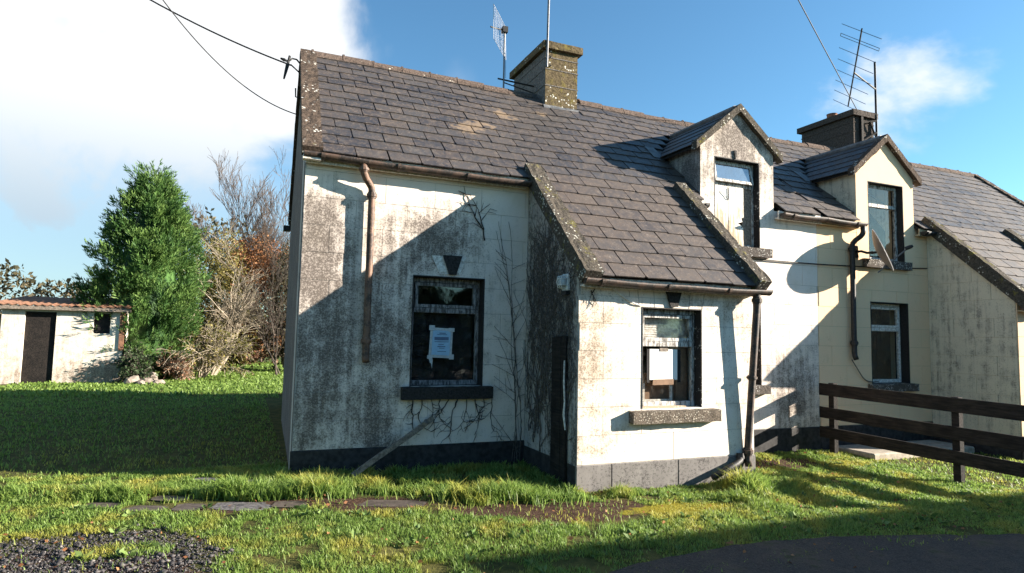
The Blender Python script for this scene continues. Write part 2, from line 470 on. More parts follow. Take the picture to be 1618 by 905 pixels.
out(t, bsdf(t, c, 0.95, t.bump(t.m('ADD', n2, n), 0.9, 0.02), spec=0.1))

m, t = newmat('asphalt')
P = t.pos()
n = t.noise(P, 90, 4, 0.7)
n2 = t.noise(P, 2.2, 5, 0.6)
n3 = t.noise(P, 14, 5, 0.65)
v = t.voro(P, 70)
c = t.mix(t.ss(n, 0.3, 0.75), (0.034, 0.027, 0.025), (0.110, 0.090, 0.080))
c = t.mix(t.m('MULTIPLY', t.ss(n2, 0.45, 0.7), 0.6), c, (0.115, 0.085, 0.065))
c = t.mix(t.m('MULTIPLY', t.ss(n3, 0.52, 0.7), 0.7), c, (0.030, 0.025, 0.022))
c = t.mix(t.m('MULTIPLY', t.ss(t.m('ADD', t.m('MULTIPLY', n2, 0.6), t.m('MULTIPLY', n3, 0.4)), 0.56, 0.64), 0.6), c, (0.05, 0.055, 0.018))
out(t, bsdf(t, c, 0.9, t.bump(t.m('ADD', t.m('ADD', n, v), t.m('MULTIPLY', n3, 2.0)), 0.9, 0.012), spec=0.2))

m, t = newmat('gravel_stone')
a = t.node('ShaderNodeAttribute', attribute_name='rnd').outputs['Fac']
c = t.mix(t.ss(a, 0.2, 1.0), (0.016, 0.014, 0.016), (0.085, 0.076, 0.074))
c = t.mix(t.ss(a, 0.95, 1.0), c, (0.30, 0.27, 0.25))
out(t, bsdf(t, c, 0.7, spec=0.4))


# ------------------------------------------------------------------ mesh helper
class MB:
    def __init__(s, fx=None):
        s.v, s.f, s.fx = [], [], fx

    def poly(s, pts):
        b = len(s.v)
        s.v += [tuple(p) for p in pts]
        s.f.append(tuple(range(b, b + len(pts))))

    def hexa(s, p):
        b = len(s.v)
        s.v += [tuple(q) for q in p]
        for q in ((0, 3, 2, 1), (4, 5, 6, 7), (0, 1, 5, 4), (1, 2, 6, 5), (2, 3, 7, 6), (3, 0, 4, 7)):
            s.f.append(tuple(b + i for i in q))
        return s

    def box(s, x0, x1, y0, y1, z0, z1):
        return s.hexa([(x0, y0, z0), (x1, y0, z0), (x1, y1, z0), (x0, y1, z0), (x0, y0, z1), (x1, y0, z1), (x1, y1, z1), (x0, y1, z1)])

    def prism(s, pts, axis, a0, a1):
        """extrude a 2D polygon along an axis: 'x' takes (y,z), 'y' takes (x,z), 'z' takes (x,y)"""
        def mk(p, a):
            return {'x': (a, p[0], p[1]), 'y': (p[0], a, p[1]), 'z': (p[0], p[1], a)}[axis]
        b, n = len(s.v), len(pts)
        s.v += [mk(p, a0) for p in pts] + [mk(p, a1) for p in pts]
        s.f.append(tuple(range(b, b + n)))
        s.f.append(tuple(range(b + 2 * n - 1, b + n - 1, -1)))
        for i in range(n):
            j = (i + 1) % n
            s.f.append((b + i, b + j, b + n + j, b + n + i))
        return s

    def tube(s, pts, r, n=8, cap=True):
        pts = [Vector(p) for p in pts]
        rs = r if hasattr(r, '__len__') else [r] * len(pts)
        b = len(s.v)
        prev = None
        for i, p in enumerate(pts):
            d = (pts[min(i + 1, len(pts) - 1)] - pts[max(i - 1, 0)])
            d = d.normalized() if d.length > 1e-9 else Vector((0, 0, 1))
            if prev is None:
                a = d.orthogonal().normalized()
            else:
                a = prev - d * prev.dot(d)
                a = a.normalized() if a.length > 1e-6 else d.orthogonal().normalized()
            prev = a
            c = d.cross(a)
            for k in range(n):
                an = 2 * math.pi * k / n
                q = p + (a * math.cos(an) + c * math.sin(an)) * rs[i]
                s.v.append((q.x, q.y, q.z))
        for i in range(len(pts) - 1):
            for k in range(n):
                k2 = (k + 1) % n
                s.f.append((b + i * n + k, b + i * n + k2, b + (i + 1) * n + k2, b + (i + 1) * n + k))
        if cap:
            s.f.append(tuple(b + k for k in range(n - 1, -1, -1)))
            e = b + (len(pts) - 1) * n
            s.f.append(tuple(e + k for k in range(n)))
        return s

    def rough_prism(s, quad, axis, a0, a1, seg_len, amp, seed, sub=3):
        """a box-like bar with lumpy faces: quad = 4 profile corners, extruded and perturbed by noise"""
        n = max(2, int(abs(a1 - a0) / seg_len))
        ring = []
        for i in range(4):
            p, q = quad[i], quad[(i + 1) % 4]
            for k in range(sub):
                f = k / sub
                ring.append((p[0] + (q[0] - p[0]) * f, p[1] + (q[1] - p[1]) * f))
        cx = sum(p[0] for p in ring) / len(ring)
        cz = sum(p[1] for p in ring) / len(ring)
        b, L = len(s.v), len(ring)
        for i in range(n + 1):
            a = a0 + (a1 - a0) * i / n
            for p in ring:
                q = {'x': (a, p[0], p[1]), 'y': (p[0], a, p[1])}[axis]
                nn = mnoise.noise(Vector(q) * 9 + Vector((seed, 0, 0))) + 0.6 * mnoise.noise(Vector(q) * 24 + Vector((0, seed, 0)))
                d = Vector((p[0] - cx, p[1] - cz))
                d = d.normalized() * nn * amp if d.length > 0 else d
                s.v.append({'x': (a, p[0] + d.x, p[1] + d.y), 'y': (p[0] + d.x, a, p[1] + d.y)}[axis])
        for i in range(n):
            for k in range(L):
                k2 = (k + 1) % L
                s.f.append((b + i * L + k, b + i * L + k2, b + (i + 1) * L + k2, b + (i + 1) * L + k))
        s.f.append(tuple(b + k for k in range(L - 1, -1, -1)))
        s.f.append(tuple(b + n * L + k for k in range(L)))
        return s

    def build(s, name, mat, parent=None, smooth=False, recalc=True, bevel=0.0):
        me = bpy.data.meshes.new(name)
        vs = [s.fx(v) for v in s.v] if s.fx else s.v
        me.from_pydata(vs, [], s.f)
        if recalc:
            bm = bmesh.new()
            bm.from_mesh(me)
            if bevel:
                bmesh.ops.bevel(bm, geom=bm.edges[:], offset=bevel, segments=1, affect='EDGES', clamp_overlap=True)
            bmesh.ops.recalc_face_normals(bm, faces=bm.faces)
            bm.to_mesh(me)
            bm.free()
        if smooth:
            for p in me.polygons:
                p.use_smooth = True
        me.materials.append(MATS[mat])
        o = bpy.data.objects.new(name, me)
        COL.objects.link(o)
        o.parent = parent
        return o


def empty(name, loc=(0, 0, 0)):
    o = bpy.data.objects.new(name, None)
    COL.objects.link(o)
    o.location = loc
    o.empty_display_size = 0.2
    return o


def tag(o, label=None, cat=None, group=None, kind=None):
    if label:
        o['label'] = label
    if cat:
        o['category'] = cat
    if group:
        o['group'] = group
    if kind:
        o['kind'] = kind
    return o


def np_mesh(name, verts, loops, sizes, mat, parent=None, rndv=None, smooth=False):
    """fast mesh from numpy arrays; rndv = per-vertex value stored as attribute rnd"""
    me = bpy.data.meshes.new(name)
    me.vertices.add(len(verts))
    me.vertices.foreach_set('co', np.asarray(verts, np.float32).ravel())
    me.loops.add(len(loops))
    me.loops.foreach_set('vertex_index', np.asarray(loops, np.int32).ravel())
    me.polygons.add(len(sizes))
    st = np.concatenate([[0], np.cumsum(sizes)[:-1]]).astype(np.int32)
    me.polygons.foreach_set('loop_start', st)
    me.polygons.foreach_set('loop_total', np.asarray(sizes, np.int32))
    if rndv is not None:
        at = me.attributes.new('rnd', 'FLOAT', 'POINT')
        at.data.foreach_set('value', np.asarray(rndv, np.float32))
    me.update(calc_edges=True)
    me.validate()
    if smooth:
        me.polygons.foreach_set('use_smooth', np.ones(len(sizes), bool))
    me.materials.append(MATS[mat])
    o = bpy.data.objects.new(name, me)
    COL.objects.link(o)
    o.parent = parent
    return o


# ------------------------------------------------------------------ dimensions (metres)
ZR, MR, MP, HY = 3.635, 0.9188, 0.985, 2.174      # roof height at wall plane, main slope, porch slope, ridge depth
RZ = ZR + MR * HY
DEP = 4.35
PX0, PX1, PY = 2.7675, 5.1732, -1.3154
LX = 7.8155
DX0, DX1, DZE, DZA = 5.5147, 6.9105, 4.46, 5.03
XC = (DX0 + DX1) / 2


def gz(x, y):
    """ground height"""
    b = -0.014 * min(max(x, 0), 8) - 0.035 * min(max(-y / 1.3, 0), 1)
    if y < -2.4:
        k = min(1, (-2.4 - y) / 0.6)
        b = b * (1 - k) + (-0.09) * k
    else:
        k = 0
    w = (1 - k) * (1.0 if y < 9 else 0.6)
    return b + w * 0.022 * (mnoise.noise(Vector((x * 1.1, y * 1.1, 3.3))) + 0.5 * mnoise.noise(Vector((x * 3.1, y * 3.1, 1.3))))


# ------------------------------------------------------------------ ground
def axis(lo, hi, st, far):
    a = list(np.arange(lo, hi + 1e-6, st))
    d, x = st, hi
    r = []
    while x < far:
        d *= 1.5
        x += d
        r.append(x)
    d, x = st, lo
    l = []
    while x > -far:
        d *= 1.5
        x -= d
        l.append(x)
    return l[::-1] + a + r


xs, ys = axis(-6, 10, 0.16, 900), axis(-7, 16, 0.16, 900)
gv = np.array([(x, y, gz(x, y)) for y in ys for x in xs])
nx = len(xs)
idx = np.array([(j * nx + i, j * nx + i + 1, (j + 1) * nx + i + 1, (j + 1) * nx + i) for j in range(len(ys) - 1) for i in range(nx - 1)])
ground = np_mesh('ground', gv, idx.ravel(), np.full(len(idx), 4), 'ground_soil', smooth=True)
tag(ground, kind='structure')

# tarmac road in the near right corner
rp = [(1.15, -4.6), (1.32, -3.8), (1.70, -3.36), (2.2, -3.20), (3.3, -3.10), (4.4, -3.26), (6.0, -3.75), (9, -4.3), (16, -4.6), (40, -4.9), (40, -30), (-6, -30), (-6, -8), (1.0, -6.5), (1.3, -5.4)]
pts = []
for i in range(len(rp)):
    a, b = Vector(rp[i]), Vector(rp[(i + 1) % len(rp)])
    n = max(1, min(30, int((b - a).length / 0.09)))
    for k in range(n):
        q = a.lerp(b, k / n)
        j = 0.05 * mnoise.noise(Vector((q.x * 5, q.y * 5, 0)))
        pts.append((q.x + j, q.y + j * 0.8))
mb = MB()
mb.prism(pts, 'z', -0.12, -0.072)
road = mb.build('road', 'asphalt')
tag(road, kind='structure')


def in_road(x, y):
    c = False
    n = len(pts)
    j = n - 1
    for i in range(n):
        xi, yi = pts[i]
        xj, yj = pts[j]
        if (yi > y) != (yj > y) and x < (xj - xi) * (y - yi) / (yj - yi) + xi:
            c = not c
        j = i
    return c


# ------------------------------------------------------------------ wall helpers
def grid_wall(mb, us, zs, solid, y0, y1):
    """vertical wall in the X-Z plane with openings, closed mesh"""
    us, zs = sorted(set(us)), sorted(set(zs))
    S = {}
    for i in range(len(us) - 1):
        for j in range(len(zs) - 1):
            S[i, j] = solid((us[i] + us[i + 1]) / 2, (zs[j] + zs[j + 1]) / 2)
    for (i, j), on in S.items():
        if not on:
            continue
        a, b, c, d = us[i], us[i + 1], zs[j], zs[j + 1]
        mb.poly([(a, y0, c), (b, y0, c), (b, y0, d), (a, y0, d)])
        mb.poly([(b, y1, c), (a, y1, c), (a, y1, d), (b, y1, d)])
        if not S.get((i - 1, j)):
            mb.poly([(a, y1, c), (a, y0, c), (a, y0, d), (a, y1, d)])
        if not S.get((i + 1, j)):
            mb.poly([(b, y0, c), (b, y1, c), (b, y1, d), (b, y0, d)])
        if not S.get((i, j - 1)):
            mb.poly([(a, y1, c), (b, y1, c), (b, y0, c), (a, y0, c)])
        if not S.get((i, j + 1)):
            mb.poly([(a, y0, d), (b, y0, d), (b, y1, d), (a, y1, d)])


def rect_minus(r, holes):
    rs = [r]
    for (hx0, hx1, hz0, hz1) in holes:
        nr = []
        for (a, b, c, d) in rs:
            if hx0 >= b or hx1 <= a or hz0 >= d or hz1 <= c:
                nr.append((a, b, c, d))
                continue
            if a < hx0:
                nr.append((a, hx0, c, d))
            if b > hx1:
                nr.append((hx1, b, c, d))
            m0, m1 = max(a, hx0), min(b, hx1)
            if c < hz0:
                nr.append((m0, m1, c, hz0))
            if d > hz1:
                nr.append((m0, m1, hz1, d))
        rs = nr
    return rs


def clip(poly, fn):
    o = []
    n = len(poly)
    for i in range(n):
        p, q = poly[i], poly[(i + 1) % n]
        a, b = fn(p), fn(q)
        if a >= 0:
            o.append(p)
        if (a >= 0) != (b >= 0):
            k = a / (a - b)
            o.append((p[0] + (q[0] - p[0]) * k, p[1] + (q[1] - p[1]) * k))
    return o


def blocks(parent, mat, plane, face, out_dir, u0, u1, z0, z1, holes=(), fns=(), cw=0.6, ch=0.311, fx=None, seed=1, gap=0.0045, proud=0.006):
    """lined-out render: every block its own piece, joints recessed"""
    rg = random.Random(seed)
    j, z = 0, z0
    while z < z1 - 0.02:
        zt = min(z + ch, z1)
        u = u0 - (cw / 2 if j % 2 else 0) + rg.uniform(-0.03, 0.03)
        while u < u1:
            a, b = max(u, u0), min(u + cw, u1)
            u += cw
            if b - a < 0.03:
                continue
            for (p, q, c, d) in rect_minus((a, b, z, zt), holes):
                p, q, c, d = p + gap / 2, q - gap / 2, c + gap / 2, d - gap / 2
                if q - p < 0.025 or d - c < 0.025:
                    continue
                pl = [(p, c), (q, c), (q, d), (p, d)]
                for fn in fns:
                    pl = clip(pl, fn) if pl else pl
                if len(pl) < 3:
                    continue
                pr = proud + rg.uniform(-0.0015, 0.0015)
                mb = MB(fx)
                if plane == 'y':
                    mb.prism(pl, 'y', face + out_dir * pr, face - out_dir * 0.01)
                else:
                    mb.prism(pl, 'x', face + out_dir * pr, face - out_dir * 0.01)
                mb.build('block', mat, parent)
        z = zt
        j += 1


# shared slate meshes
SLW, SLL, SLT = 0.38, 0.46, 0.013
SL_MESH = []
for k in range(6):
    rg = random.Random(40 + k)
    w = SLW - 0.014
    L = SLL
    c1, c2 = rg.uniform(0, 0.02), rg.uniform(0, 0.02)
    prof = [(-w / 2 + c1, rg.uniform(-0.004, 0.004)), (w / 2 - c2, rg.uniform(-0.004, 0.004)), (w / 2, 0.012 + c2), (w / 2, L), (-w / 2, L), (-w / 2, 0.012 + c1)]
    mb = MB()
    mb.prism(prof, 'z', 0, SLT)
    me = bpy.data.meshes.new('slate')
    me.from_pydata(mb.v, [], mb.f)
    bm = bmesh.new()
    bm.from_mesh(me)
    bmesh.ops.recalc_face_normals(bm, faces=bm.faces)
    bm.to_mesh(me)
    bm.free()
    me.materials.append(MATS['slate'])
    SL_MESH.append(me)


def lay_slates(parent, x0, x1, s0, s1, expo, pt, keep, rg, mirror=None, tan=None, moss=0.3, stagger=0, width=SLW):
    """slates up a slope: pt(x, s, n) gives the point at distance s up the slope and n above it"""
    s, row = s0, stagger
    while s < s1 - 0.04:
        x = x0 - (width / 2 if row % 2 else 0)
        while x < x1 - 0.02:
            a, b = max(x, x0), min(x + width, x1)
            x += width
            if b - a < 0.06:
                continue
            cx_ = (a + b) / 2
            if not keep(cx_, s + expo * 0.5):
                continue
            L = min(SLL, s1 - s + 0.02) / SLL
            jx, js, jn = rg.uniform(-.004, .004), rg.uniform(-.008, .008), rg.uniform(0, .003)
            if rg.random() < 0.07:
                js -= rg.uniform(0.01, 0.045)
            tilt = SLT * 2.2
            p0 = pt(cx_ + jx, s + js, tilt + jn)
            p1 = pt(cx_ + jx, s + js + SLL, jn)
            px = pt(cx_ + jx + 0.1, s + js, tilt + jn)
            ex = (px - p0).normalized()
            ey = (p1 - p0).normalized()
            ez = ex.cross(ey).normalized()
            rot = rg.gauss(0, 0.006) + (rg.uniform(-.04, .04) if rg.random() < .03 else 0)
            ex2 = ex * math.cos(rot) + ey * math.sin(rot)
            ey2 = ez.cross(ex2)
            if mirror:
                p0 = Vector((mirror - p0.x, p0.y, p0.z))
                ex2 = Vector((ex2.x, -ex2.y, -ex2.z))
                ey2 = Vector((-ey2.x, ey2.y, ey2.z))
                ez = ex2.cross(ey2)
            mt = Matrix((ex2 * ((b - a) / width) * (width / SLW), ey2 * L, ez)).transposed().to_4x4()
            mt.translation = p0
            o = bpy.data.objects.new('slate', SL_MESH[rg.randrange(6)])
            COL.objects.link(o)
            o.parent = parent
            o.matrix_world = mt
            o.color = (tan(cx_, s, rg) if tan else 0.0, min(1, max(0, moss + rg.uniform(-.3, .3))), 0, 1)
        s += expo
        row += 1


def sag(x):
    return -0.035 * math.exp(-((x - 3.2) / 0.7) ** 2) - 0.02 * math.exp(-((x - 6.8) / 1.2) ** 2) + 0.01 * math.sin(x * 1.7)


CO, SI = 1 / math.sqrt(1 + MR * MR), MR / math.sqrt(1 + MR * MR)
PCO, PSI = 1 / math.sqrt(1 + MP * MP), MP / math.sqrt(1 + MP * MP)


def main_pt(x, s, n):
    y = s * CO
    k = max(0.0, min(1.0, y / HY))
    return Vector((x, y - n * SI, ZR + s * SI + n * CO + sag(x) * k))


def porch_pt(x, s, n):
    # s measured upwards from the wall line: negative towards the porch eaves
    return Vector((x, s * PCO - n * PSI, ZR + s * PSI + n * PCO))


# ------------------------------------------------------------------ window builder
def window(parent, nm, fx, x0, x1, z0, z1, yf, frame_mat, sill, key=None, tz=None, rec=0.13, sill_mat='sill_black', liner='black_paint', style='plain', right_liner=None):
    """sash in a recessed opening. sill = (x0, x1, z0, z1, out)"""
    w = empty(nm, (0, 0, 0))
    w.parent = parent
    yb = yf + rec
    f = 0.055
    mb = MB(fx)
    mb.box(x0 + .012, x0 + f, yb, yb + .05, z0, z1 - .012)
    mb.build('frame', frame_mat, w, bevel=.004)
    mb = MB(fx)
    mb.box(x1 - f, x1 - .012, yb, yb + .05, z0, z1 - .012)
    mb.build('frame', frame_mat, w, bevel=.004)
    mb = MB(fx)
    mb.box(x0 + f, x1 - f, yb, yb + .05, z1 - f - .012, z1 - .012)
    mb.build('frame', frame_mat, w, bevel=.004)
    mb = MB(fx)
    mb.box(x0 + f, x1 - f, yb, yb + .05, z0, z0 + .06)
    mb.build('frame', frame_mat, w, bevel=.004)
    if tz:
        mb = MB(fx)
        mb.box(x0 + f, x1 - f, yb - .012, yb + .05, tz - .03, tz + .03)
        mb.build('transom', frame_mat, w, bevel=.004)
    # liner of the reveal
    mb = MB(fx)
    mb.box(x0 - .001, x0 + .011, yf - .011, yb + .1, z0, z1 + .002)
    mb.build('reveal', liner, w)
    mb = MB(fx)
    mb.box(x1 - .011, x1 + .001, yf - .011, yb + .1, z0, z1 + .002)
    mb.build('reveal', right_liner or liner, w)
    mb = MB(fx)
    mb.box(x0 + .012, x1 - .012, yf - .012, yb + .1, z1 - .011, z1 + .002)
    mb.build('reveal', liner, w)
    # panes
    if style != 'boarded':
        zt = tz or z1 - f
        mb = MB(fx)
        mb.box(x0 + f, x1 - f, yb + .022, yb + .027, z0 + .06, zt - .03)
        mb.build('pane', 'pane_glass', w)
        if tz:
            mb = MB(fx)
            a, b, c, d = x0 + f + .008, x1 - f - .008, tz + .034, z1 - f - .018
            k = .038
            mb.box(a, a + k, yb - .016, yb + .03, c, d)
            mb.box(b - k, b, yb - .016, yb + .03, c, d)
            mb.box(a + k, b - k, yb - .016, yb + .03, c, c + k)
            mb.box(a + k, b - k, yb - .016, yb + .03, d - k, d)
            mb.build('top_light', frame_mat, w)
            mb = MB(fx)
            mb.box(a + k, b - k, yb + .005, yb + .010, c + k, d - k)
            mb.build('pane', 'pane_glass', w)
    sx0, sx1, sz0, sz1, so = sill
    mb = MB(fx)
    mb.rough_prism([(yf - so, sz0), (yf + rec, sz0), (yf + rec, sz1 + .012), (yf - so, sz1)], 'x', sx0, sx1, 0.03, 0.007 if sill_mat != 'sill_black' else 0.004, sx0, 4)
    mb.build('sill', sill_mat, w)
    if key:
        ka, kb, kc, kd, kz0, kz1, kmat = key
        mb = MB(fx)
        mb.prism([(kb, kz0), (kc, kz0), (kd, kz1), (ka, kz1)], 'y', yf - .035, yf + .05)
        mb.build('keystone', kmat, w, bevel=.005)
    return w


# ------------------------------------------------------------------ cottage builder
def cottage(mirror, root, wm, jm, pm, psm, cheekm, chim_front, plinthm):
    fx = (lambda v: (mirror - v[0], v[1], v[2])) if mirror else None
    rg = random.Random(11 if not mirror else 23)
    B = lambda: MB(fx)
    W1 = (1.276, 2.183, 0.94, 2.245)
    W2 = (5.72, 6.635, 0.905, 2.248)
    WD = (5.769, 6.635, 2.95, 4.272)
    holes = [W1, W2, WD]
    inhole = lambda x, z: any(a < x < b and c < z < d for a, b, c, d in holes)
    doorway = (3.5, 4.4, -0.3, 2.0)
    # front wall with the dormer front rising through the eaves
    mb = B()
    us = [0, DX0, DX1, LX, 3.5, 4.4]
    zs = [-0.3, 3.56, DZE, 2.0]
    for a, b, c, d in holes:
        us += [a, b]
        zs += [c, d]
    grid_wall(mb, us, zs, lambda x, z: not inhole(x, z) and (z < 3.56 or DX0 < x < DX1) and not (doorway[0] < x < doorway[1] and z < 2.0), 0.0, 0.32)
    fwall = mb.build('front_wall', jm, root)
    blocks(fwall, wm, 'y', 0.0, -1, 0.004, LX, 0.262, 3.56,
           holes + [(PX0 - .01, PX1 + .01, -1, 3.6), (DX0, DX1, 2.80, 5)], fx=fx, seed=3)
    # smooth render of the dormer front, down to the sill
    mb = B()
    grid_wall(mb, [DX0 - .004, DX1 + .004, WD[0], WD[1]], [2.80, DZE + .002, WD[2], WD[3]], lambda x, z: not inhole(x, z), -.009, -.001)
    mb.build('dormer_front', wm, root)
    mb = B()
    mb.prism([(DX0 - .004, DZE), (DX1 + .004, DZE), (XC, DZA - .03)], 'y', -.0095, 0.30)
    mb.build('dormer_gable', wm, root)
    # gable end, rear wall and a rear slope
    sk = 0.14 / DEP if not mirror else 0.0
    mb = B()
    gp = [(0.0, -0.3), (DEP, -0.3), (DEP, 3.5), (HY, RZ - .03), (0.0, ZR - .03)]
    b0 = len(mb.v)
    mb.prism(gp, 'x', 0.0, 0.3)
    mb.v = [(x + sk * y - .004 * (x < .1), y if y > .01 else (.0 if x > .1 else .0), z) for x, y, z in mb.v]
    mb.v = [(x, y + .004 if y < .01 else y, z) for x, y, z in mb.v]
    gable = mb.build('gable_wall', 'gable_cement', root)
    mb = B()
    mb.box(0.32, LX, DEP - .3, DEP - .02, -.3, 3.45)
    mb.build('rear_wall', 'gable_cement', root)
    mb = B()
    mb.prism([(HY, RZ - .02), (DEP + .12, 3.45), (DEP + .12, 3.49), (HY, RZ + .04)], 'x', 0.12, LX)
    mb.build('rear_slope', 'slate_far', root)
    if not mirror:
        mb = B()
        mb.tube([(.12, DEP + .14, 3.43), (LX, DEP + .14, 3.43)], .06, 8)
        mb.box(.02, .14, DEP + .03, DEP + .2, 3.33, 3.42)
        mb.build('rear_gutter', 'cast_iron_black', root)
        mb = B()
        mb.prism([(DEP, -.3), (6.8, -.3), (6.8, 3.0), (DEP, 3.4)], 'x', 0.48, 4.2)
        mb.build('rear_return', 'gable_cement', root)
    # plinth
    mb = B()
    mb.box(-.016, PX0, -.018, .01, -.3, 0.26)
    mb.build('plinth', 'plinth_black', root, bevel=.006)
    mb = B()
    mb.box(PX1, LX, -.018, .01, -.3, 0.255)
    mb.build('plinth', plinthm, root, bevel=.006)
    # main roof: boarding under the slates
    roof = empty('roof')
    roof.parent = root
    mb = B()
    n = 30
    for i in range(n):
        xa, xb = 0.1 + (LX - .1) * i / n, 0.1 + (LX - .1) * (i + 1) / n
        s_lo = -.10 if xb < DX0 + .05 or xa > DX1 - .05 else 1.05 / CO
        q = [main_pt(xa, s_lo, -.012), main_pt(xb, s_lo, -.012), main_pt(xb, HY / CO, -.012), main_pt(xa, HY / CO, -.012)]
        mb.hexa([(p.x, p.y, p.z - .05) for p in q] + [tuple(p) for p in q])
    mb.build('underlay', 'underlay', roof)
    CH0, CH1, CHY, CHYB, CHT = 3.8915, 4.5042, 1.8622, 3.1604, 6.44

    def keep(x, s):
        y, z = s * CO, ZR + s * SI
        if CH0 - .02 < x < CH1 + .02 and y > CHY - .06:
            return False
        dz = DZA - abs(x - XC) * (DZA - DZE) / (XC - DX0)
        if DX0 - .02 < x < DX1 + .02 and z < dz + .02:
            return False
        if PX0 < x < PX1 and y < 0:
            return False
        return True

    def tan(x, s, r):
        y = s * CO
        v = 0
        for (a, b, q) in ((2.18, .74, .28), (2.52, .92, .28), (2.94, 1.34, .24)):
            d = math.hypot(x - a, (y - b) * 1.5) / q
            if d < 1 and r.random() < .7:
                v = max(v, r.uniform(.35, .85))
        if r.random() < .03:
            v = max(v, r.uniform(.2, .6))
        return v

    lay_slates(roof, 0.16, LX - .005, -0.17, HY / CO, 0.229, main_pt, keep, rg, mirror, tan, 0.25)
    # ridge tiles
    x = 0.18
    while x < LX - .05:
        xe = min(x + .45, LX)
        xm = (x + xe) / 2
        if not (CH0 - .02 < xm < CH1 + .02):
            a, b = x, xe - .012
            if a < CH0 < b:
                b = CH0 - .01
            if a < CH1 < b:
                a = CH1 + .01
            lift = RZ + sag(xm) + rg.uniform(-.006, .010)
            if 2.2 < xm < 3.6 and not mirror:
                lift += rg.uniform(-.02, .015)
            mb = B()
            prof = [(HY + .13 * math.cos(t_) * (1.0), lift - .07 + .13 * math.sin(t_)) for t_ in [math.pi * k / 8 for k in range(9)]]
            inner = [(HY + .11 * math.cos(t_), lift - .09 + .11 * math.sin(t_)) for t_ in [math.pi * k / 8 for k in range(8, -1, -1)]]
            for i in range(8):
                mb.hexa([(a, *prof[i]), (b, *prof[i]), (b, *prof[i + 1]), (a, *prof[i + 1]), (a, *inner[8 - i]), (b, *inner[8 - i]), (b, *inner[7 - i]), (a, *inner[7 - i])])
            mb.box(a - .004, a + .03, HY - .04, HY + .04, lift + .045, lift + .072)
            mb.build('ridge_tile', 'ridge_clay', roof)
        x = xe
    # gable coping, mossy
    def cop_generic(name, pfun, xa, xb, sa, sb, h0, h1, mat, amp, seed):
        mb = B()
        n = max(4, int((sb - sa) / .05))
        ring0 = [(xa, h0), (xa, (h0 + h1) / 2), (xa, h1)] + [(xa + (xb - xa) * k / 5, h1) for k in range(1, 5)] + [(xb, h1), (xb, (h0 + h1) / 2), (xb, h0), (xa + (xb - xa) * .66, h0), (xa + (xb - xa) * .33, h0)]
        L = len(ring0)
        for i in range(n + 1):
            s = sa + (sb - sa) * i / n
            for (xx, hh) in ring0:
                nn = mnoise.noise(Vector((xx * 14, s * 9, seed))) + .6 * mnoise.noise(Vector((xx * 40, s * 30, seed)))
                p = pfun(xx, s, hh + (nn * amp if hh > h0 + .001 else 0))
                if xx == xa or xx == xb:
                    p.x += nn * amp * .4
                mb.v.append(tuple(p))
        for i in range(n):
            for k in range(L):
                k2 = (k + 1) % L
                mb.f.append((i * L + k, i * L + k2, (i + 1) * L + k2, (i + 1) * L + k))
        mb.f.append(tuple(range(L)))
        mb.f.append(tuple(n * L + k for k in range(L)))
        return mb.build(name, mat, root)

    skew_pt = lambda x, s, h: main_pt(x + sk * max(0, s * CO), s, h)
    cop_generic('gable_coping', skew_pt, -.05, .17, -.16, HY / CO, -.05, .075, 'mossy_coping', .012, 1.0)
    rear_pt = lambda x, s, h: Vector((x + sk * (HY + s * CO), HY + s * CO + h * SI, RZ - s * (RZ - 3.5) / ((DEP - HY) / CO) + h * CO))
    cop_generic('gable_coping', rear_pt, -.05, .17, 0.0, (DEP - HY) / CO + .05, -.05, .075, 'mossy_coping', .012, 2.0)
    # white flaking mortar under the coping foot
    mb = B()
    mb.rough_prism([(-.19, ZR - .20), (-.10, ZR - .20), (-.10, ZR - .155), (-.19, ZR - .155)], 'x', -.04, .15, .03, .006, 5)
    mb.build('coping_foot', 'white_paint', root)
    # chimney
    ch = empty('chimney')
    ch.parent = root
    mb = B()
    mb.box(CH0, CH1, CHY, CHYB, 4.9, CHT - .10)
    mb.build('stack', 'chimney_dark' if mirror else 'chimney_plain', ch, bevel=.01)
    mb = B()
    mb.box(CH0 + .004, CH1 - .004, CHY - .006, CHY + .05, 5.2, CHT - .10)
    mb.build('weathered_face', chim_front, ch)
    for zz in (5.72, 6.0, 6.2):
        mb = B()
        mb.box(CH0 - .008, CH1 + .008, CHY - .014, CHYB + .008, zz, zz + .014)
        mb.build('joint_band', 'chimney_dark' if mirror else 'chimney_plain', ch)
    mb = B()
    mb.rough_prism([(CHY - .07, CHT - .10), (CHYB + .07, CHT - .10), (CHYB + .07, CHT + .02), (CHY - .07, CHT + .02)], 'x', CH0 - .065, CH1 + .065, .05, .008, 3, 12)
    mb.build('cap', chim_front, ch)
    mb = B()
    mb.rough_prism([(CHY - .055, ZR + MR * (CHY - .05) + .015), (CHY + .01, ZR + MR * CHY + .02), (CHY + .01, ZR + MR * CHY + .055), (CHY - .02, ZR + MR * CHY + .04)], 'x', CH0 - .03, CH1 + .03, .04, .01, 8)
    mb.build('flashing', 'lead_flashing', ch)
    if mirror:
        for (px, py) in ((CH0 + .3, CHY + .75),):
            mb = B()
            mb.tube([(px, py, CHT), (px, py, CHT + .06), (px, py, CHT + .2), (px, py, CHT + .22)], [.12, .10, .105, .115], 14)
            mb.build('chimney_pot', 'terracotta', ch, smooth=False)
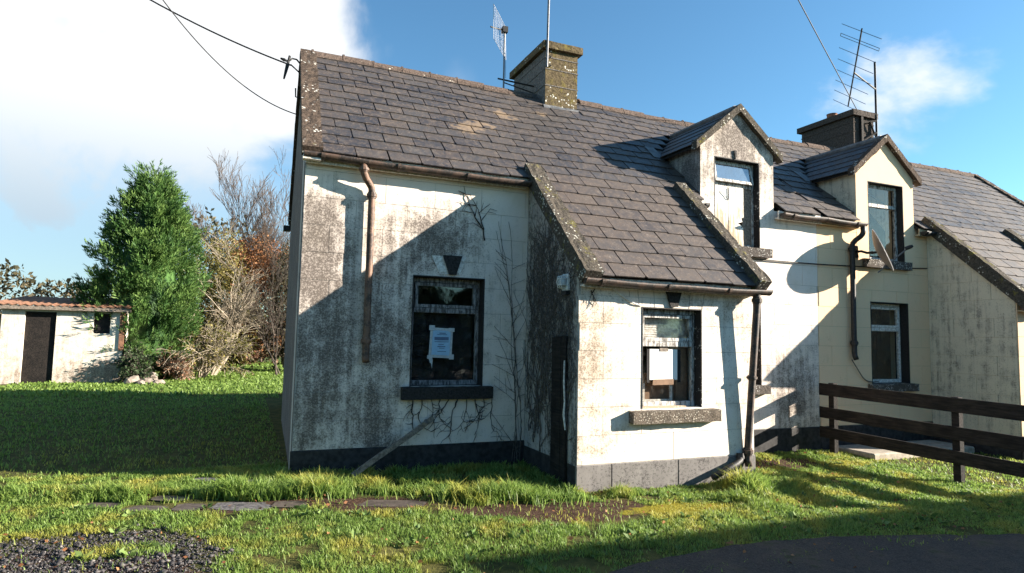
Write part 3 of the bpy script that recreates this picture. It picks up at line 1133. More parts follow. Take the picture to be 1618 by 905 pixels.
    # dormer: cheeks and slated roof
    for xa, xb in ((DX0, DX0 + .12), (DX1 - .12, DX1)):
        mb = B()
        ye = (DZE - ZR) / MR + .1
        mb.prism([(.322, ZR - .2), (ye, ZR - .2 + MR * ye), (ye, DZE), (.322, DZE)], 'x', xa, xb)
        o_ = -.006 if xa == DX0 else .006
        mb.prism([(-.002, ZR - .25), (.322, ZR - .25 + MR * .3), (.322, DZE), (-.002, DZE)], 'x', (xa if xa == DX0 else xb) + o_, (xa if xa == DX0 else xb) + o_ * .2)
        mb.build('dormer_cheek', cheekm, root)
    droof = empty('dormer_roof')
    droof.parent = root
    hs = (DZA - DZE) / (XC - DX0)
    dl = math.hypot(1, hs)
    for sgn in (-1, 1):
        yA = (DZA - ZR) / MR + .03
        e = XC - DX0 + .10
        zA, zE = DZA + .01, DZA + .01 - hs * e
        yE = (zE - ZR) / MR + .05
        mb = B()
        b = [(XC, -.04, zA), (XC + sgn * e, -.04, zE), (XC + sgn * e, yE, zE), (XC, yA, zA)]
        mb.hexa([(p[0], p[1], p[2] - .035) for p in b] + b)
        mb.build('boarding', 'underlay', droof)

        def dpt(y, s, nn, sgn=sgn, zE=zE, e=e):
            # y runs along the ridge, s up the slope
            return Vector((XC + sgn * (e - s / dl) + sgn * nn * hs / dl, y, zE + s * hs / dl + nn / dl))
        s, row = -.02, 0
        while s < e * dl - .05:
            zt = zE + s * hs / dl
            ymax = (zt - ZR) / MR + .12
            y = -.05 - (.17 if row % 2 else 0)
            while y < ymax:
                a, b_ = max(y, -.05), min(y + .34, ymax)
                y += .34
                if b_ - a < .05:
                    continue
                mb = B()
                L = min(.34, e * dl - s)
                g = .004
                p = [dpt(a + g, s, .022), dpt(b_ - g, s, .022), dpt(b_ - g, s + L, .004), dpt(a + g, s + L, .004)]
                q = [dpt(a + g, s, .034), dpt(b_ - g, s, .034), dpt(b_ - g, s + L, .016), dpt(a + g, s + L, .016)]
                mb.hexa(p + q)
                o = mb.build('slate', 'slate', droof)
                o.color = (0, rg.random() * .3, 0, 1)
            s += .21
            row += 1
        # stone barge along the front gable
        mb = B()
        p0 = Vector((XC, 0, zA + .075))
        p1 = Vector((XC + sgn * (e + .03), 0, zE + .045))
        nseg = 24
        bb = len(mb.v)
        for i in range(nseg + 1):
            k = i / nseg
            q = p0.lerp(p1, k)
            for (yy, dz) in ((-.085, 0), (.03, 0), (.03, -.12), (-.085, -.12)):
                jj = .008 * mnoise.noise(Vector((q.x * 12, yy * 40, dz * 30 + 7)))
                mb.v.append((q.x + jj, yy + jj, q.z + dz + jj))
        for i in range(nseg):
            for k in range(4):
                k2 = (k + 1) % 4
                mb.f.append((bb + i * 4 + k, bb + i * 4 + k2, bb + (i + 1) * 4 + k2, bb + (i + 1) * 4 + k))
        mb.f.append((bb, bb + 1, bb + 2, bb + 3))
        e0 = bb + nseg * 4
        mb.f.append((e0, e0 + 1, e0 + 2, e0 + 3))
        mb.build('barge', 'porch_coping_mat' if not mirror else 'mossy_coping', droof)
    mb = B()
    mb.tube([(XC, .03, DZA + .045), (XC, (DZA - ZR) / MR + .02, DZA + .045)], .05, 8)
    mb.build('ridge_roll', 'lead_flashing', droof)
    # flashing where the dormer valley meets the slates
    for sgn in (-1, 1):
        mb = B()
        x_ = XC + sgn * (XC - DX0 + .16)
        yv = (DZE - .05 - ZR) / MR + .1
        a = [main_pt(x_ - .09, yv / CO - .22, .045), main_pt(x_ + .09, yv / CO - .22, .045), main_pt(x_ + .09, yv / CO + .14, .045), main_pt(x_ - .09, yv / CO + .14, .045)]
        mb.hexa([tuple(p) for p in a] + [(p.x, p.y, p.z + .006) for p in a])
        mb.build('valley_flashing', 'lead_flashing', root)
    # ---- porch
    pd = -PY
    sl = PY / PCO
    def ptop(y): return ZR + MP * y - .03
    W3 = (3.568, 4.40, 0.785, 1.91)
    mb = B()
    zt = ptop(PY + .02)
    grid_wall(mb, [PX0, PX1, W3[0], W3[1]], [-.3, zt, W3[2], W3[3]], lambda x, z: not (W3[0] < x < W3[1] and W3[2] < z < W3[3]), PY, PY + .28)
    pf = mb.build('porch_front_wall', jm, root)
    blocks(pf, pm, 'y', PY, -1, PX0 - .006, PX1 + .006, .215, zt - .01, [W3], fx=fx, seed=9, cw=.62, ch=.30)
    for side in (0, 1):
        xa, xb = (PX0, PX0 + .25) if side == 0 else (PX1 - .25, PX1)
        mb = B()
        mb.prism([(PY + .28, -.3), (-.002, -.3), (-.002, ptop(0)), (PY + .28, ptop(PY + .28))], 'x', xa, xb)
        mb.prism([(PY + .004, -.3), (PY + .28, -.3), (PY + .28, ptop(PY + .28)), (PY + .004, ptop(PY))], 'x', xa + (-.004 if side == 0 else 0.0), xb if side == 0 else xb + .004)
        ps = mb.build('porch_side_wall', jm if mirror else 'joint', root)
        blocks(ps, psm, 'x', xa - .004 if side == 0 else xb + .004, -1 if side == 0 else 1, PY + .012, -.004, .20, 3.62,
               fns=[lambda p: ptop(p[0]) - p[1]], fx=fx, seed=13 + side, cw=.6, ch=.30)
    # porch plinth in three panels
    for i, (a, b) in enumerate(((PX0 - .018, 3.18), (3.184, 4.055), (4.059, PX1 + .018))):
        mb = B()
        mb.box(a, b - .004, PY - .02, PY + .01, -.3, .208)
        mb.build('porch_plinth', plinthm if mirror else 'plinth_grey', root, bevel=.005)
    mb = B()
    mb.box(PX0 - .018, PX0 + .01, PY + .012, -.02, -.3, .20)
    mb.build('porch_plinth', 'plinth_black', root)
    mb = B()
    mb.box(PX1 - .01, PX1 + .018, PY + .012, -.02, -.3, .20)
    mb.build('porch_plinth', plinthm if mirror else 'plinth_grey', root)
    proof = empty('porch_roof')
    proof.parent = root
    mb = B()
    q = [porch_pt(PX0 + .05, (PY - .07) / PCO, -.012), porch_pt(PX1 - .05, (PY - .07) / PCO, -.012), porch_pt(PX1 - .05, 0.0, -.012), porch_pt(PX0 + .05, 0.0, -.012)]
    mb.hexa([(p.x, p.y, p.z - .045) for p in q] + [tuple(p) for p in q])
    mb.build('underlay', 'underlay', proof)
    lay_slates(proof, PX0 + .14, PX1 - .10, -2.054, .10, 0.2355, porch_pt, lambda x, s: True, rg, mirror, None, 0.7, stagger=1, width=.40)
    cop_generic('porch_coping', porch_pt, PX0 - .06, PX0 + .16, (PY - .17) / PCO, .10, -.06, .105, 'porch_coping_mat', .013, 5.0)
    cop_generic('porch_coping', porch_pt, PX1 - .11, PX1 + .06, (PY - .17) / PCO, .10, -.06, .13, 'porch_coping_mat', .013, 6.0)
    # ---- windows
    fm = 'grey_frame' if not mirror else 'white_paint'
    w = window(root, 'window', fx, *W1, 0.0, fm, (1.174, 2.298, .79, .932, .09), (1.635, 1.715, 1.80, 1.868, 2.275, 2.50, 'sill_black' if not mirror else 'cream_joint'), tz=1.84)
    for vp in ([(1.50, 2.49), (1.632, 2.49), (1.712, 2.277), (1.60, 2.277)], [(1.872, 2.49), (1.93, 2.49), (1.85, 2.277), (1.804, 2.277)]):
        mb = B()
        mb.prism(vp, 'y', -.014, .02)
        mb.build('voussoir', 'white_paint' if not mirror else 'cream_wall', w, bevel=.003)
    for (a, b, c, d) in ((1.34, 2.12, 1.0, 1.82),):
        mb = B()
        mb.box(a, b, .24, .25, c, d)
        mb.build('backing_board', 'dark_board', w)
    mb = B()
    mb.box(1.0, 2.5, .9, .92, .5, 2.4)
    mb.build('room_back', 'dark_room', w)
    w = window(root, 'window', fx, *W2, 0.0, fm, (5.62, 6.737, .78, .90, .09), None, tz=1.80, sill_mat='dormer_sill', right_liner='peeling_black')
    mb = B()
    mb.box(5.4, 6.9, .8, .82, .5, 2.4)
    mb.build('room_back', 'dark_room', w)
    w = window(root, 'porch_window', fx, *W3, PY, 'peeling_frame', (3.402, 4.60, .63, .76, .10), (3.875, 3.945, 4.04, 4.102, 1.93, 2.14, 'sill_black' if not mirror else 'cream_joint'),
               tz=1.50, rec=.105, sill_mat='lichen_sill', right_liner='peeling_black')
    if not mirror:
        # venetian blind behind the top light, brown boards and a white inner frame low down
        for k in range(12):
            mb = B()
            z = 1.53 + k * .0265
            mb.hexa([(3.64, PY + .185, z), (4.34, PY + .185, z), (4.34, PY + .195, z + .027), (3.64, PY + .195, z + .027),
                     (3.64, PY + .186, z + .002), (4.34, PY + .186, z + .002), (4.34, PY + .196, z + .029), (3.64, PY + .196, z + .029)])
            mb.build('blind_slat', 'white_paint', w)
        mb = B()
        mb.box(3.60, 4.38, PY + .22, PY + .235, .78, 1.16)
        mb.build('inner_board', 'brown_board', w)
        mb = B()
        mb.box(4.19, 4.36, PY + .20, PY + .215, .80, 1.47)
        mb.build('inner_board', 'brown_board', w)
        for (a, b, c, d) in ((3.70, 3.735, .84, 1.05), (4.085, 4.12, .84, 1.40), (3.735, 4.085, .84, .865)):
            mb = B()
            mb.box(a, b, PY + .17, PY + .185, c, d)
            mb.build('inner_frame', 'white_paint', w)
        mb = B()
        mb.box(3.59, 4.2, PY + .02, PY + .13, .765, .80)
        mb.build('sill_board', 'peeling_board', w, bevel=.004)
        # raking voussoir joints scored above the head
        for (xa, xb) in ((3.50, 3.535), (3.72, 3.74), (4.24, 4.22), (4.45, 4.41)):
            mb = B()
            mb.prism([(xb - .004, 1.915), (xb + .004, 1.915), (xa + .004, 2.17), (xa - .004, 2.17)], 'y', PY - .0085, PY - .001)
            mb.build('voussoir_joint', 'joint', w)
    # dormer window: open hopper over painted boards
    w = window(root, 'dormer_window', fx, *WD, 0.0, 'peeling_frame', (5.70, 6.80, 2.81, 2.945, .09), None, tz=3.90, rec=.10, sill_mat='dormer_sill', style='boarded', right_liner='peeling_black')
    if mirror:
        mb = B()
        mb.box(WD[0] + .05, WD[1] - .05, .115, .12, 3.0, 3.88)
        mb.build('pane', 'pane_glass', w)
        mb = B()
        mb.box(WD[0] + .05, WD[1] - .05, .115, .12, 3.92, 4.22)
        mb.build('pane', 'pane_glass', w)
        mb = B()
        mb.box(5.6, 6.8, .7, .72, 2.9, 4.3)
        mb.build('room_back', 'dark_room', w)
    else:
        a, b = WD[0] + .055, WD[1] - .075
        zt, zb = 4.235, 3.925
        op = .055
        def hp(x, k, o):
            return (x, .085 - op * k + o, zt + (zb - zt) * k)
        mb = B()
        for (xa, xb, ka, kb) in ((a, a + .04, 0, 1), (b - .04, b, 0, 1), (a + .04, b - .04, 0, .13), (a + .04, b - .04, .86, 1)):
            mb.hexa([hp(xa, ka, 0), hp(xb, ka, 0), hp(xb, kb, 0), hp(xa, kb, 0), hp(xa, ka, .035), hp(xb, ka, .035), hp(xb, kb, .035), hp(xa, kb, .035)])
        mb.build('hopper_sash', 'peeling_frame', w)
        mb = B()
        mb.hexa([hp(a + .04, .13, .012), hp(b - .04, .13, .012), hp(b - .04, .86, .012), hp(a + .04, .86, .012), hp(a + .04, .13, .017), hp(b - .04, .13, .017), hp(b - .04, .86, .017), hp(a + .04, .86, .017)])
        mb.build('hopper_pane', 'dusty_sky_pane', w)
        mb = B()
        mb.prism([(WD[0] + .05, 2.96), (6.10, 2.96), (6.10, 3.865), (WD[0] + .05, 3.865)], 'y', .075, .095)
        mb.build('board', 'peeling_board', w, bevel=.003)
        mb = B()
        mb.prism([(6.104, 2.96), (6.39, 2.96), (6.385, 3.27), (6.33, 3.25), (6.36, 3.285), (6.28, 3.32), (6.37, 3.35), (6.345, 3.40), (6.395, 3.42), (6.39, 3.865), (6.104, 3.865)], 'y', .070, .090)
        mb.build('board', 'peeling_board', w)
        mb = B()
        mb.box(6.40, WD[1] - .05, .105, .125, 2.96, 3.865)
        mb.build('board', 'old_wood', w)
        mb = B()
        mb.tube([(5.95, .066, 3.78), (6.03, .064, 3.72), (6.09, .064, 3.66)], .004, 5)
        mb.tube([(6.10, .064, 3.84), (6.105, .064, 3.66)], .004, 5)
        mb.build('crack', 'stem_dark', w)
        mb = B()
        mb.box(5.6, 6.8, .45, .47, 2.9, 4.3)
        mb.build('room_back', 'dark_room', w)
        mb = B()
        mb.box(6.15, 6.165, -.02, .0, 4.27, 4.40)
        mb.prism([(6.13, 4.40), (6.18, 4.40), (6.165, 4.27), (6.15, 4.27)], 'y', -.03, 0)
        mb.build('crack_stain', 'sill_black', w)
    # ---- gutters and downpipes
    def gutter(x0, x1, y, z, mat, dz=0.0, every=.85):
        g = empty('gutter')
        g.parent = root
        mb = B()
        n, kx = 10, max(2, int((x1 - x0) / .25))
        for rr_, flip in ((.062, 0), (.052, 1)):
            b = len(mb.v)
            for i in range(kx + 1):
                k = i / kx
                xx = x0 + (x1 - x0) * k
                zz = z + dz * k - .012 * math.sin(k * math.pi) + .004 * math.sin(xx * 5)
                for j in range(n + 1):
                    an = math.pi + math.pi * j / n
                    mb.v.append((xx, y + rr_ * math.cos(an), zz + rr_ * math.sin(an)))
            for i in range(kx):
                for j in range(n):
                    mb.f.append((b + i * (n + 1) + j, b + i * (n + 1) + j + 1, b + (i + 1) * (n + 1) + j + 1, b + (i + 1) * (n + 1) + j))
        m0 = (kx + 1) * (n + 1)
        for i in range(kx):
            for j in (0, n):
                mb.f.append((i * (n + 1) + j, (i + 1) * (n + 1) + j, m0 + (i + 1) * (n + 1) + j, m0 + i * (n + 1) + j))
        mb.build('trough', mat, g, smooth=True)
        x = x0 + .18
        while x < x1:
            k = (x - x0) / (x1 - x0)
            zz = z + dz * k - .012 * math.sin(k * math.pi)
            mb = B()
            for j in range(n):
                an, a2 = math.pi + math.pi * j / n, math.pi + math.pi * (j + 1) / n
                p = lambda r_, t_, xx: (xx, y + r_ * math.cos(t_), zz + r_ * math.sin(t_))
                mb.hexa([p(.060, an, x), p(.060, an, x + .045), p(.060, a2, x + .045), p(.060, a2, x), p(.073, an, x), p(.073, an, x + .045), p(.073, a2, x + .045), p(.073, a2, x)])
            mb.build('gutter_joint', mat, g)
            x += every
        for xe in (x0, x1):
            mb = B()
            mb.prism([(y + .062 * math.cos(math.pi + math.pi * j / 8), z + (dz if xe == x1 else 0) + .062 * math.sin(math.pi + math.pi * j / 8)) for j in range(9)], 'x', xe - .004, xe + .004)
            mb.build('stop_end', mat, g)
        return g
    gy, gzz = -.165, 3.50
    gutter(-.03, PX0 - .07, gy, gzz + .015, 'rusty_iron', -.03)
    gutter(PX1 + .07, DX0 - .02, gy, gzz - .01, 'cast_iron_black', 0, 2)
    gutter(DX1 + .02, LX, gy, gzz, 'rusty_iron', 0.0)
    gutter(PX0 - .03, PX1 + .10, PY - .165, 2.175, 'rusty_iron', -.012)

    for (xa, xb, yy, za, zb) in ((.0, PX0 - .07, -.10, 3.36, 3.545), (PX1 + .07, DX0 - .012, -.10, 3.36, 3.545), (DX1 + .012, LX, -.10, 3.36, 3.545), (PX0 + .01, PX1 - .01, PY - .095, 2.03, 2.20)):
        mb = B()
        mb.box(xa, xb, yy, yy + .022, za + .06, zb)
        mb.box(xa, xb, yy + .022, yy + .092, za + .07, za + .09)
        mb.build('fascia', 'white_paint' if not mirror else 'cream_joint', root)

    def pipe(name, ptsl, r, mat, collars=()):
        p = empty(name)
        p.parent = root
        mb = B()
        mb.tube(ptsl, r, 12)
        mb.build('pipe', mat, p, smooth=True)
        for c in collars:
            a, b = Vector(c[0]), Vector(c[1])
            mb = B()
            mb.tube([a, a.lerp(b, .2), a.lerp(b, .25), a.lerp(b, .75), a.lerp(b, .8), b], [r * 1.22, r * 1.22, r * 1.5, r * 1.5, r * 1.22, r * 1.22], 12)
            mb.build('collar', mat, p)
        return p
    pm_ = 'rusty_pipe' if not mirror else 'rusty_iron'
    if not mirror:
        pipe('downpipe', [(.625, gy, 3.47), (.625, gy, 3.39), (.632, gy + .005, 3.35), (.66, gy + .03, 3.30), (.71, -.10, 3.245), (.735, -.085, 3.21), (.742, -.08, 3.15), (.742, -.08, 1.32), (.742, -.082, 1.27), (.742, -.10, 1.225)],
             .040, pm_, [((.742, -.08, 3.16), (.742, -.08, 3.09)), ((.625, gy, 3.42), (.625, gy, 3.37)), ((.742, -.08, 1.50), (.742, -.08, 1.42))])
        pipe('downpipe', [(5.10, PY - .155, 2.12), (5.10, PY - .15, 2.0), (5.03, PY - .055, .26), (5.025, PY - .06, .16), (5.02, PY - .08, .09)], .041, 'rusty_iron',
             [((5.10, PY - .153, 2.08), (5.10, PY - .15, 2.0)), ((5.032, PY - .058, .30), (5.03, PY - .056, .22)), ((5.06, PY - .1, 1.15), (5.06, PY - .098, 1.1))])
    if mirror:
        pipe('downpipe', [(6.97, gy, 3.47), (6.97, gy, 3.36), (6.975, gy + .01, 3.32), (7.0, gy + .03, 3.28), (7.06, -.09, 3.22), (7.10, -.075, 3.17), (7.11, -.07, 3.10), (7.11, -.07, 1.42), (7.11, -.075, 1.36), (7.11, -.10, 1.30)],
             .040, 'cast_iron_black', [((7.11, -.07, 3.12), (7.11, -.07, 3.04)), ((7.11, -.07, 1.6), (7.11, -.07, 1.52))])
    return fwall


white = empty('white_cottage')
tag(white, 'derelict white cottage with black algae stains, slate roof and front porch', 'cottage')
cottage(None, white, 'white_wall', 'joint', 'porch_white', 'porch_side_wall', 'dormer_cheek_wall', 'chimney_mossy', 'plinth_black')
cream = empty('cream_cottage', (0, 0, 0))
tag(cream, 'cream-painted neighbouring cottage joined to the white one', 'cottage')
cottage(2 * LX, cream, 'cream_wall', 'cream_joint', 'cream_wall', 'cream_cheek', 'cream_cheek', 'chimney_dark', 'plinth_black')

# ------------------------------------------------------------------ things on and around the cottages
def camray(px, py):
    return fw + rr * ((px - CX_PX) / F_PX) - uu * ((py - 452.5) / F_PX)


# bulkhead lamp beside the porch corner
lamp = empty('wall_lamp', (2.75, -1.09, 2.16))
tag(lamp, 'small caged bulkhead lamp on the dark side wall of the white porch', 'lamp')


def local(o, p):
    return [(v[0] - o.location.x, v[1] - o.location.y, v[2] - o.location.z) for v in p]


def lbuild(mb, name, mat, parent, **k):
    mb.v = local(parent, mb.v)
    return mb.build(name, mat, parent, **k)


mb = MB()
mb.box(2.712, 2.752, -1.155, -1.025, 2.065, 2.25)
lbuild(mb, 'base', 'lamp_metal', lamp, bevel=.008)
mb = MB()
mb.tube([(2.712, -1.09, 2.16), (2.68, -1.09, 2.16), (2.655, -1.09, 2.16), (2.645, -1.09, 2.16)], [.058, .056, .045, .02], 14)
lbuild(mb, 'glass', 'sleeve_plastic', lamp, smooth=True)
for k, dy in enumerate((-.04, 0, .04)):
    mb = MB()
    mb.tube([(2.712, -1.09 + dy, 2.235), (2.65, -1.09 + dy, 2.22), (2.638, -1.09 + dy, 2.16), (2.65, -1.09 + dy, 2.10), (2.712, -1.09 + dy, 2.085)], .006, 6)
    lbuild(mb, 'cage_bar', 'lamp_metal', lamp)
for k, dz in enumerate((-.035, .035)):
    mb = MB()
    mb.tube([(2.712, -1.15, 2.16 + dz), (2.65, -1.14, 2.16 + dz), (2.635, -1.09, 2.16 + dz), (2.65, -1.04, 2.16 + dz), (2.712, -1.03, 2.16 + dz)], .006, 6)
    lbuild(mb, 'cage_bar', 'lamp_metal', lamp)
mb = MB()
mb.box(2.70, 2.752, -1.15, -1.03, 2.02, 2.062)
lbuild(mb, 'junction_box', 'cast_iron_black', lamp)

# narrow boarded doorway near the porch corner
dw = empty('door', (0, 0, 0))
dw.parent = white
dw['label'] = 'narrow dark weathered timber door in the side of the porch'
for k in range(3):
    mb = MB()
    y0 = -.80 - k * .112
    mb.box(2.715 - .004 * (k % 2), 2.745, y0 - .108, y0, -.12, 1.55 + .01 * k)
    lbuild(mb, 'plank', 'fence_wood', dw, bevel=.003)
mb = MB()
mb.tube([(2.708, -1.12, 1.30), (2.702, -1.125, 1.05), (2.705, -1.14, .86), (2.70, -1.135, .72), (2.705, -1.16, .56)], [.008, .011, .009, .014, .008], 5)
lbuild(mb, 'peeling_strip', 'white_paint', dw)

# grid aerial on a mast behind the ridge, stayed to the chimney
ae = empty('grid_aerial', (3.33, 2.3, 5.6))
tag(ae, 'television aerial with square wire grid reflector on a mast beside the mossy chimney', 'aerial')
mb = MB()
mb.tube([(3.33, 2.3, 5.50), (3.325, 2.3, 6.80)], .016, 8)
lbuild(mb, 'mast', 'galvanised', ae)
mb = MB()
mb.tube([(3.22, 2.3, 5.88), (3.89, 2.3, 5.86)], .014, 6)
mb.tube([(3.33, 2.3, 5.83), (3.89, 2.3, 5.74)], .010, 6)
lbuild(mb, 'bracket', 'wire_black', ae)
mb = MB()
ga, gb = Vector((.40, .42, -.12)), Vector((0.0, 0.05, .62))
g0 = Vector((3.05, 2.1, 6.46))
for k in range(9):
    a = g0 + ga * (k / 8)
    mb.tube([a, a + gb], .0020, 4, False)
for k in range(15):
    a = g0 + gb * (k / 14)
    mb.tube([a, a + ga], .0018, 4, False)
for a, b in ((g0, g0 + ga), (g0 + gb, g0 + ga + gb), (g0, g0 + gb), (g0 + ga, g0 + ga + gb)):
    mb.tube([a, b], .004, 5, False)
lbuild(mb, 'grid_reflector', 'grid_wire', ae, recalc=False)
mb = MB()
mb.tube([(3.03, 2.2, 6.70), (3.38, 2.33, 6.76)], .013, 6)
mb.box(3.28, 3.37, 2.25, 2.34, 6.70, 6.80)
lbuild(mb, 'dipole_arm', 'wire_black', ae)
mb = MB()
mb.tube([(3.30, 2.28, 6.70), (3.24, 2.28, 6.5), (3.34, 2.27, 6.3), (3.35, 2.27, 5.9)], .005, 5)
lbuild(mb, 'aerial_lead', 'aerial_metal', ae)

pole = empty('aerial_mast', (3.91, 1.80, 6.0))
tag(pole, 'tall thin metal mast clamped to the corner of the mossy chimney', 'mast')
mb = MB()
mb.tube([(3.885, 1.79, 6.0), (3.93, 1.79, 9.3)], .02, 8)
lbuild(mb, 'tube', 'galvanised', pole)
mb = MB()
mb.tube([(3.87, 1.80, 6.20), (3.97, 1.80, 6.20), (3.97, 1.86, 6.20)], .010, 6)
mb.tube([(3.87, 1.80, 6.05), (3.97, 1.80, 6.05), (3.97, 1.86, 6.05)], .010, 6)
lbuild(mb, 'clamp', 'wire_black', pole)

# yagi aerial over the cream cottage chimney
A0, A1 = Vector((11.376, 2.162, 6.68)), Vector((9.944, .7275, 7.458))
yg = empty('yagi_aerial', (11.75, 1.80, 6.3))
tag(yg, 'long many-barred television aerial above the cream cottage chimney', 'aerial')
mb = MB()
mb.tube([A0, A1], .014, 6)
lbuild(mb, 'boom', 'wire_black', yg)
Bd = (A1 - A0).normalized()
hh = Bd.cross(Vector((0, 0, 1))).normalized()
vv = hh.cross(Bd)
ee = hh * math.cos(math.radians(41)) + vv * math.sin(math.radians(41))
for k in range(8):
    c = A0.lerp(A1, k / 7 * .97)
    L = .36 + .05 * k / 7
    mb = MB()
    mb.tube([c - ee * L, c + ee * L], .006, 5)
    if k == 6:
        c2 = c + Bd * .07
        mb.tube([c - ee * L, c2 - ee * L], .006, 5)
        mb.tube([c2 - ee * L, c2 + ee * L], .006, 5)
        mb.tube([c2 + ee * L, c + ee * L], .006, 5)
    lbuild(mb, 'element', 'aerial_metal', yg)
mid = A0.lerp(A1, .47)
mb = MB()
mb.tube([mid, (11.75, 1.80, mid.z - .05)], .018, 6)
mb.tube([(11.75, 1.80, 5.75), (11.75, 1.80, 7.6)], .022, 8)
lbuild(mb, 'mast', 'wire_black', yg)
mb = MB()
mb.box(11.30, 11.36, 1.80, 1.855, 5.5, 6.36)
mb.tube([(11.33, 1.83, 6.2), (11.75, 1.80, 6.3)], .022, 6)
mb.tube([(11.33, 1.83, 5.8), (11.75, 1.80, 6.05)], .022, 6)
mb.tube([(11.55, 1.80, 6.25), (11.75, 1.80, 5.9)], .018, 6)
lbuild(mb, 'chimney_bracket', 'fence_wood', yg)

# cables
def cable(name, label, a, b, sagm, r=.008, n=40, mat='wire_black', wob=0.0):
    a, b = Vector(a), Vector(b)
    ps = []
    for i in range(n + 1):
        k = i / n
        p = a.lerp(b, k)
        p.z -= 4 * sagm * k * (1 - k)
        ps.append(p + Vector((0, wob * mnoise.noise(p * 3), wob * mnoise.noise(p * 3 + Vector((5, 0, 0))))))
    mb = MB()
    mb.tube(ps, r, 6)
    return tag(mb.build(name, mat, smooth=True), label, 'cable')


cable('overhead_cable', 'upper black overhead cable running left from the gable bracket', (-.111, 1.88, 5.306), (-6.43, 3.51, 9.41), .518, .011)
cable('overhead_cable', 'lower sagging overhead cable meeting the gable below the bracket', (0.02, 2.3, 4.752), (-3.17, .08, 7.78), .818, .008)
cable('overhead_cable', 'overhead wire slanting down to the cream cottage chimney', (11.12, 1.748, 6.40), (-7.93, -8.18, 8.54), .03, .008)
cable('wall_cable', 'thin black cable strung along the white wall right of the porch', (5.2, -.03, 2.80), (10.4, -.03, 2.88), .05, .009)
for (x, y, z, lab) in ((-6.43, 3.51, 9.75, 'wooden utility pole carrying the upper overhead cable'), (-3.17, .08, 8.1, 'wooden utility pole carrying the lower sagging cable'), (-7.93, -8.18, 8.85, 'wooden utility pole carrying the wire to the cream cottage')):
    up = empty('utility_pole', (x, y, 0))
    tag(up, lab, 'pole', 'utility poles')
    mb = MB()
    mb.tube([(x, y, -.3), (x, y, z)], [.14, .10], 10)
    lbuild(mb, 'shaft', 'old_wood', up)
    mb = MB()
    mb.box(x - .5, x + .5, y - .05, y + .05, z - .35, z - .25)
    lbuild(mb, 'crossarm', 'old_wood', up)

br_ = empty('cable_bracket', (-.03, 1.85, 5.3))
tag(br_, 'black iron bracket with insulators at the top of the gable', 'bracket')
mb = MB()
mb.tube([(.03, 1.88, 5.33), (-.04, 1.87, 5.40), (-.10, 1.86, 5.40), (-.13, 1.85, 5.36)], .012, 6)
mb.tube([(.03, 1.88, 5.20), (-.05, 1.87, 5.26), (-.12, 1.86, 5.31)], .010, 6)
lbuild(mb, 'arm', 'wire_black', br_)
for (p, q) in (((-.135, 1.86, 5.43), (-.20, 1.85, 5.08)), ((-.17, 1.86, 5.35), (-.26, 1.85, 5.37))):
    mb = MB()
    p, q = Vector(p), Vector(q)
    mb.tube([p, p.lerp(q, .3), p.lerp(q, .35), p.lerp(q, .7), q], [.018, .018, .026, .02, .012], 8)
    lbuild(mb, 'insulator', 'wire_black', br_)
mb = MB()
mb.tube([(.05, 1.55, 4.72), (-.05, 1.55, 4.74), (-.055, 1.55, 4.86)], .010, 6)
lbuild(mb, 'hook', 'wire_black', br_)

# satellite dish on the cream wall
dish = empty('satellite_dish', (8.78, -.31, 3.02))
tag(dish, 'grey satellite dish on the cream wall beside the downpipe', 'satellite dish')
dn = Vector((.55, -.75, .38)).normalized()
d1 = dn.orthogonal().normalized()
d2 = dn.cross(d1)
mb = MB()
NR, NA = 7, 28
for lay in (0, 1):
    b = len(mb.v)
    for i in range(NR + 1):
        r = .34 * i / NR
        for k in range(NA):
            an = 2 * math.pi * k / NA
            p = Vector((8.78, -.31, 3.02)) + d1 * r * math.cos(an) + d2 * r * 1.08 * math.sin(an) + dn * (r * r * .75 - lay * .012)
            mb.v.append(tuple(p))
    for i in range(NR):
        for k in range(NA):
            k2 = (k + 1) % NA
            mb.f.append((b + i * NA + k, b + i * NA + k2, b + (i + 1) * NA + k2, b + (i + 1) * NA + k))
for k in range(NA):
    k2 = (k + 1) % NA
    mb.f.append((NR * NA + k, NR * NA + k2, (NR + 1) * NA + NR * NA + k2, (NR + 1) * NA + NR * NA + k))
lbuild(mb, 'reflector', 'dish_grey', dish, smooth=True, recalc=False)
mb = MB()
c = Vector((8.78, -.31, 3.02))
tip = c + dn * .45 + Vector((0, 0, -.12))
mb.tube([c - d2 * .0 + Vector((0, 0, -.33)), tip], .012, 6)
lbuild(mb, 'feed_arm', 'dish_grey', dish)
mb = MB()
mb.tube([tip - dn * .05, tip + dn * .03, tip + dn * .06], [.03, .03, .02], 10)
lbuild(mb, 'receiver', 'cast_iron_black', dish)
mb = MB()
mb.tube([c - dn * .02, (8.74, -.16, 3.02), (8.69, -.10, 3.05), (8.68, 0.0, 3.05)], .020, 8)
mb.box(8.62, 8.72, -.025, -.008, 2.95, 3.15)
lbuild(mb, 'wall_bracket', 'wire_black', dish)

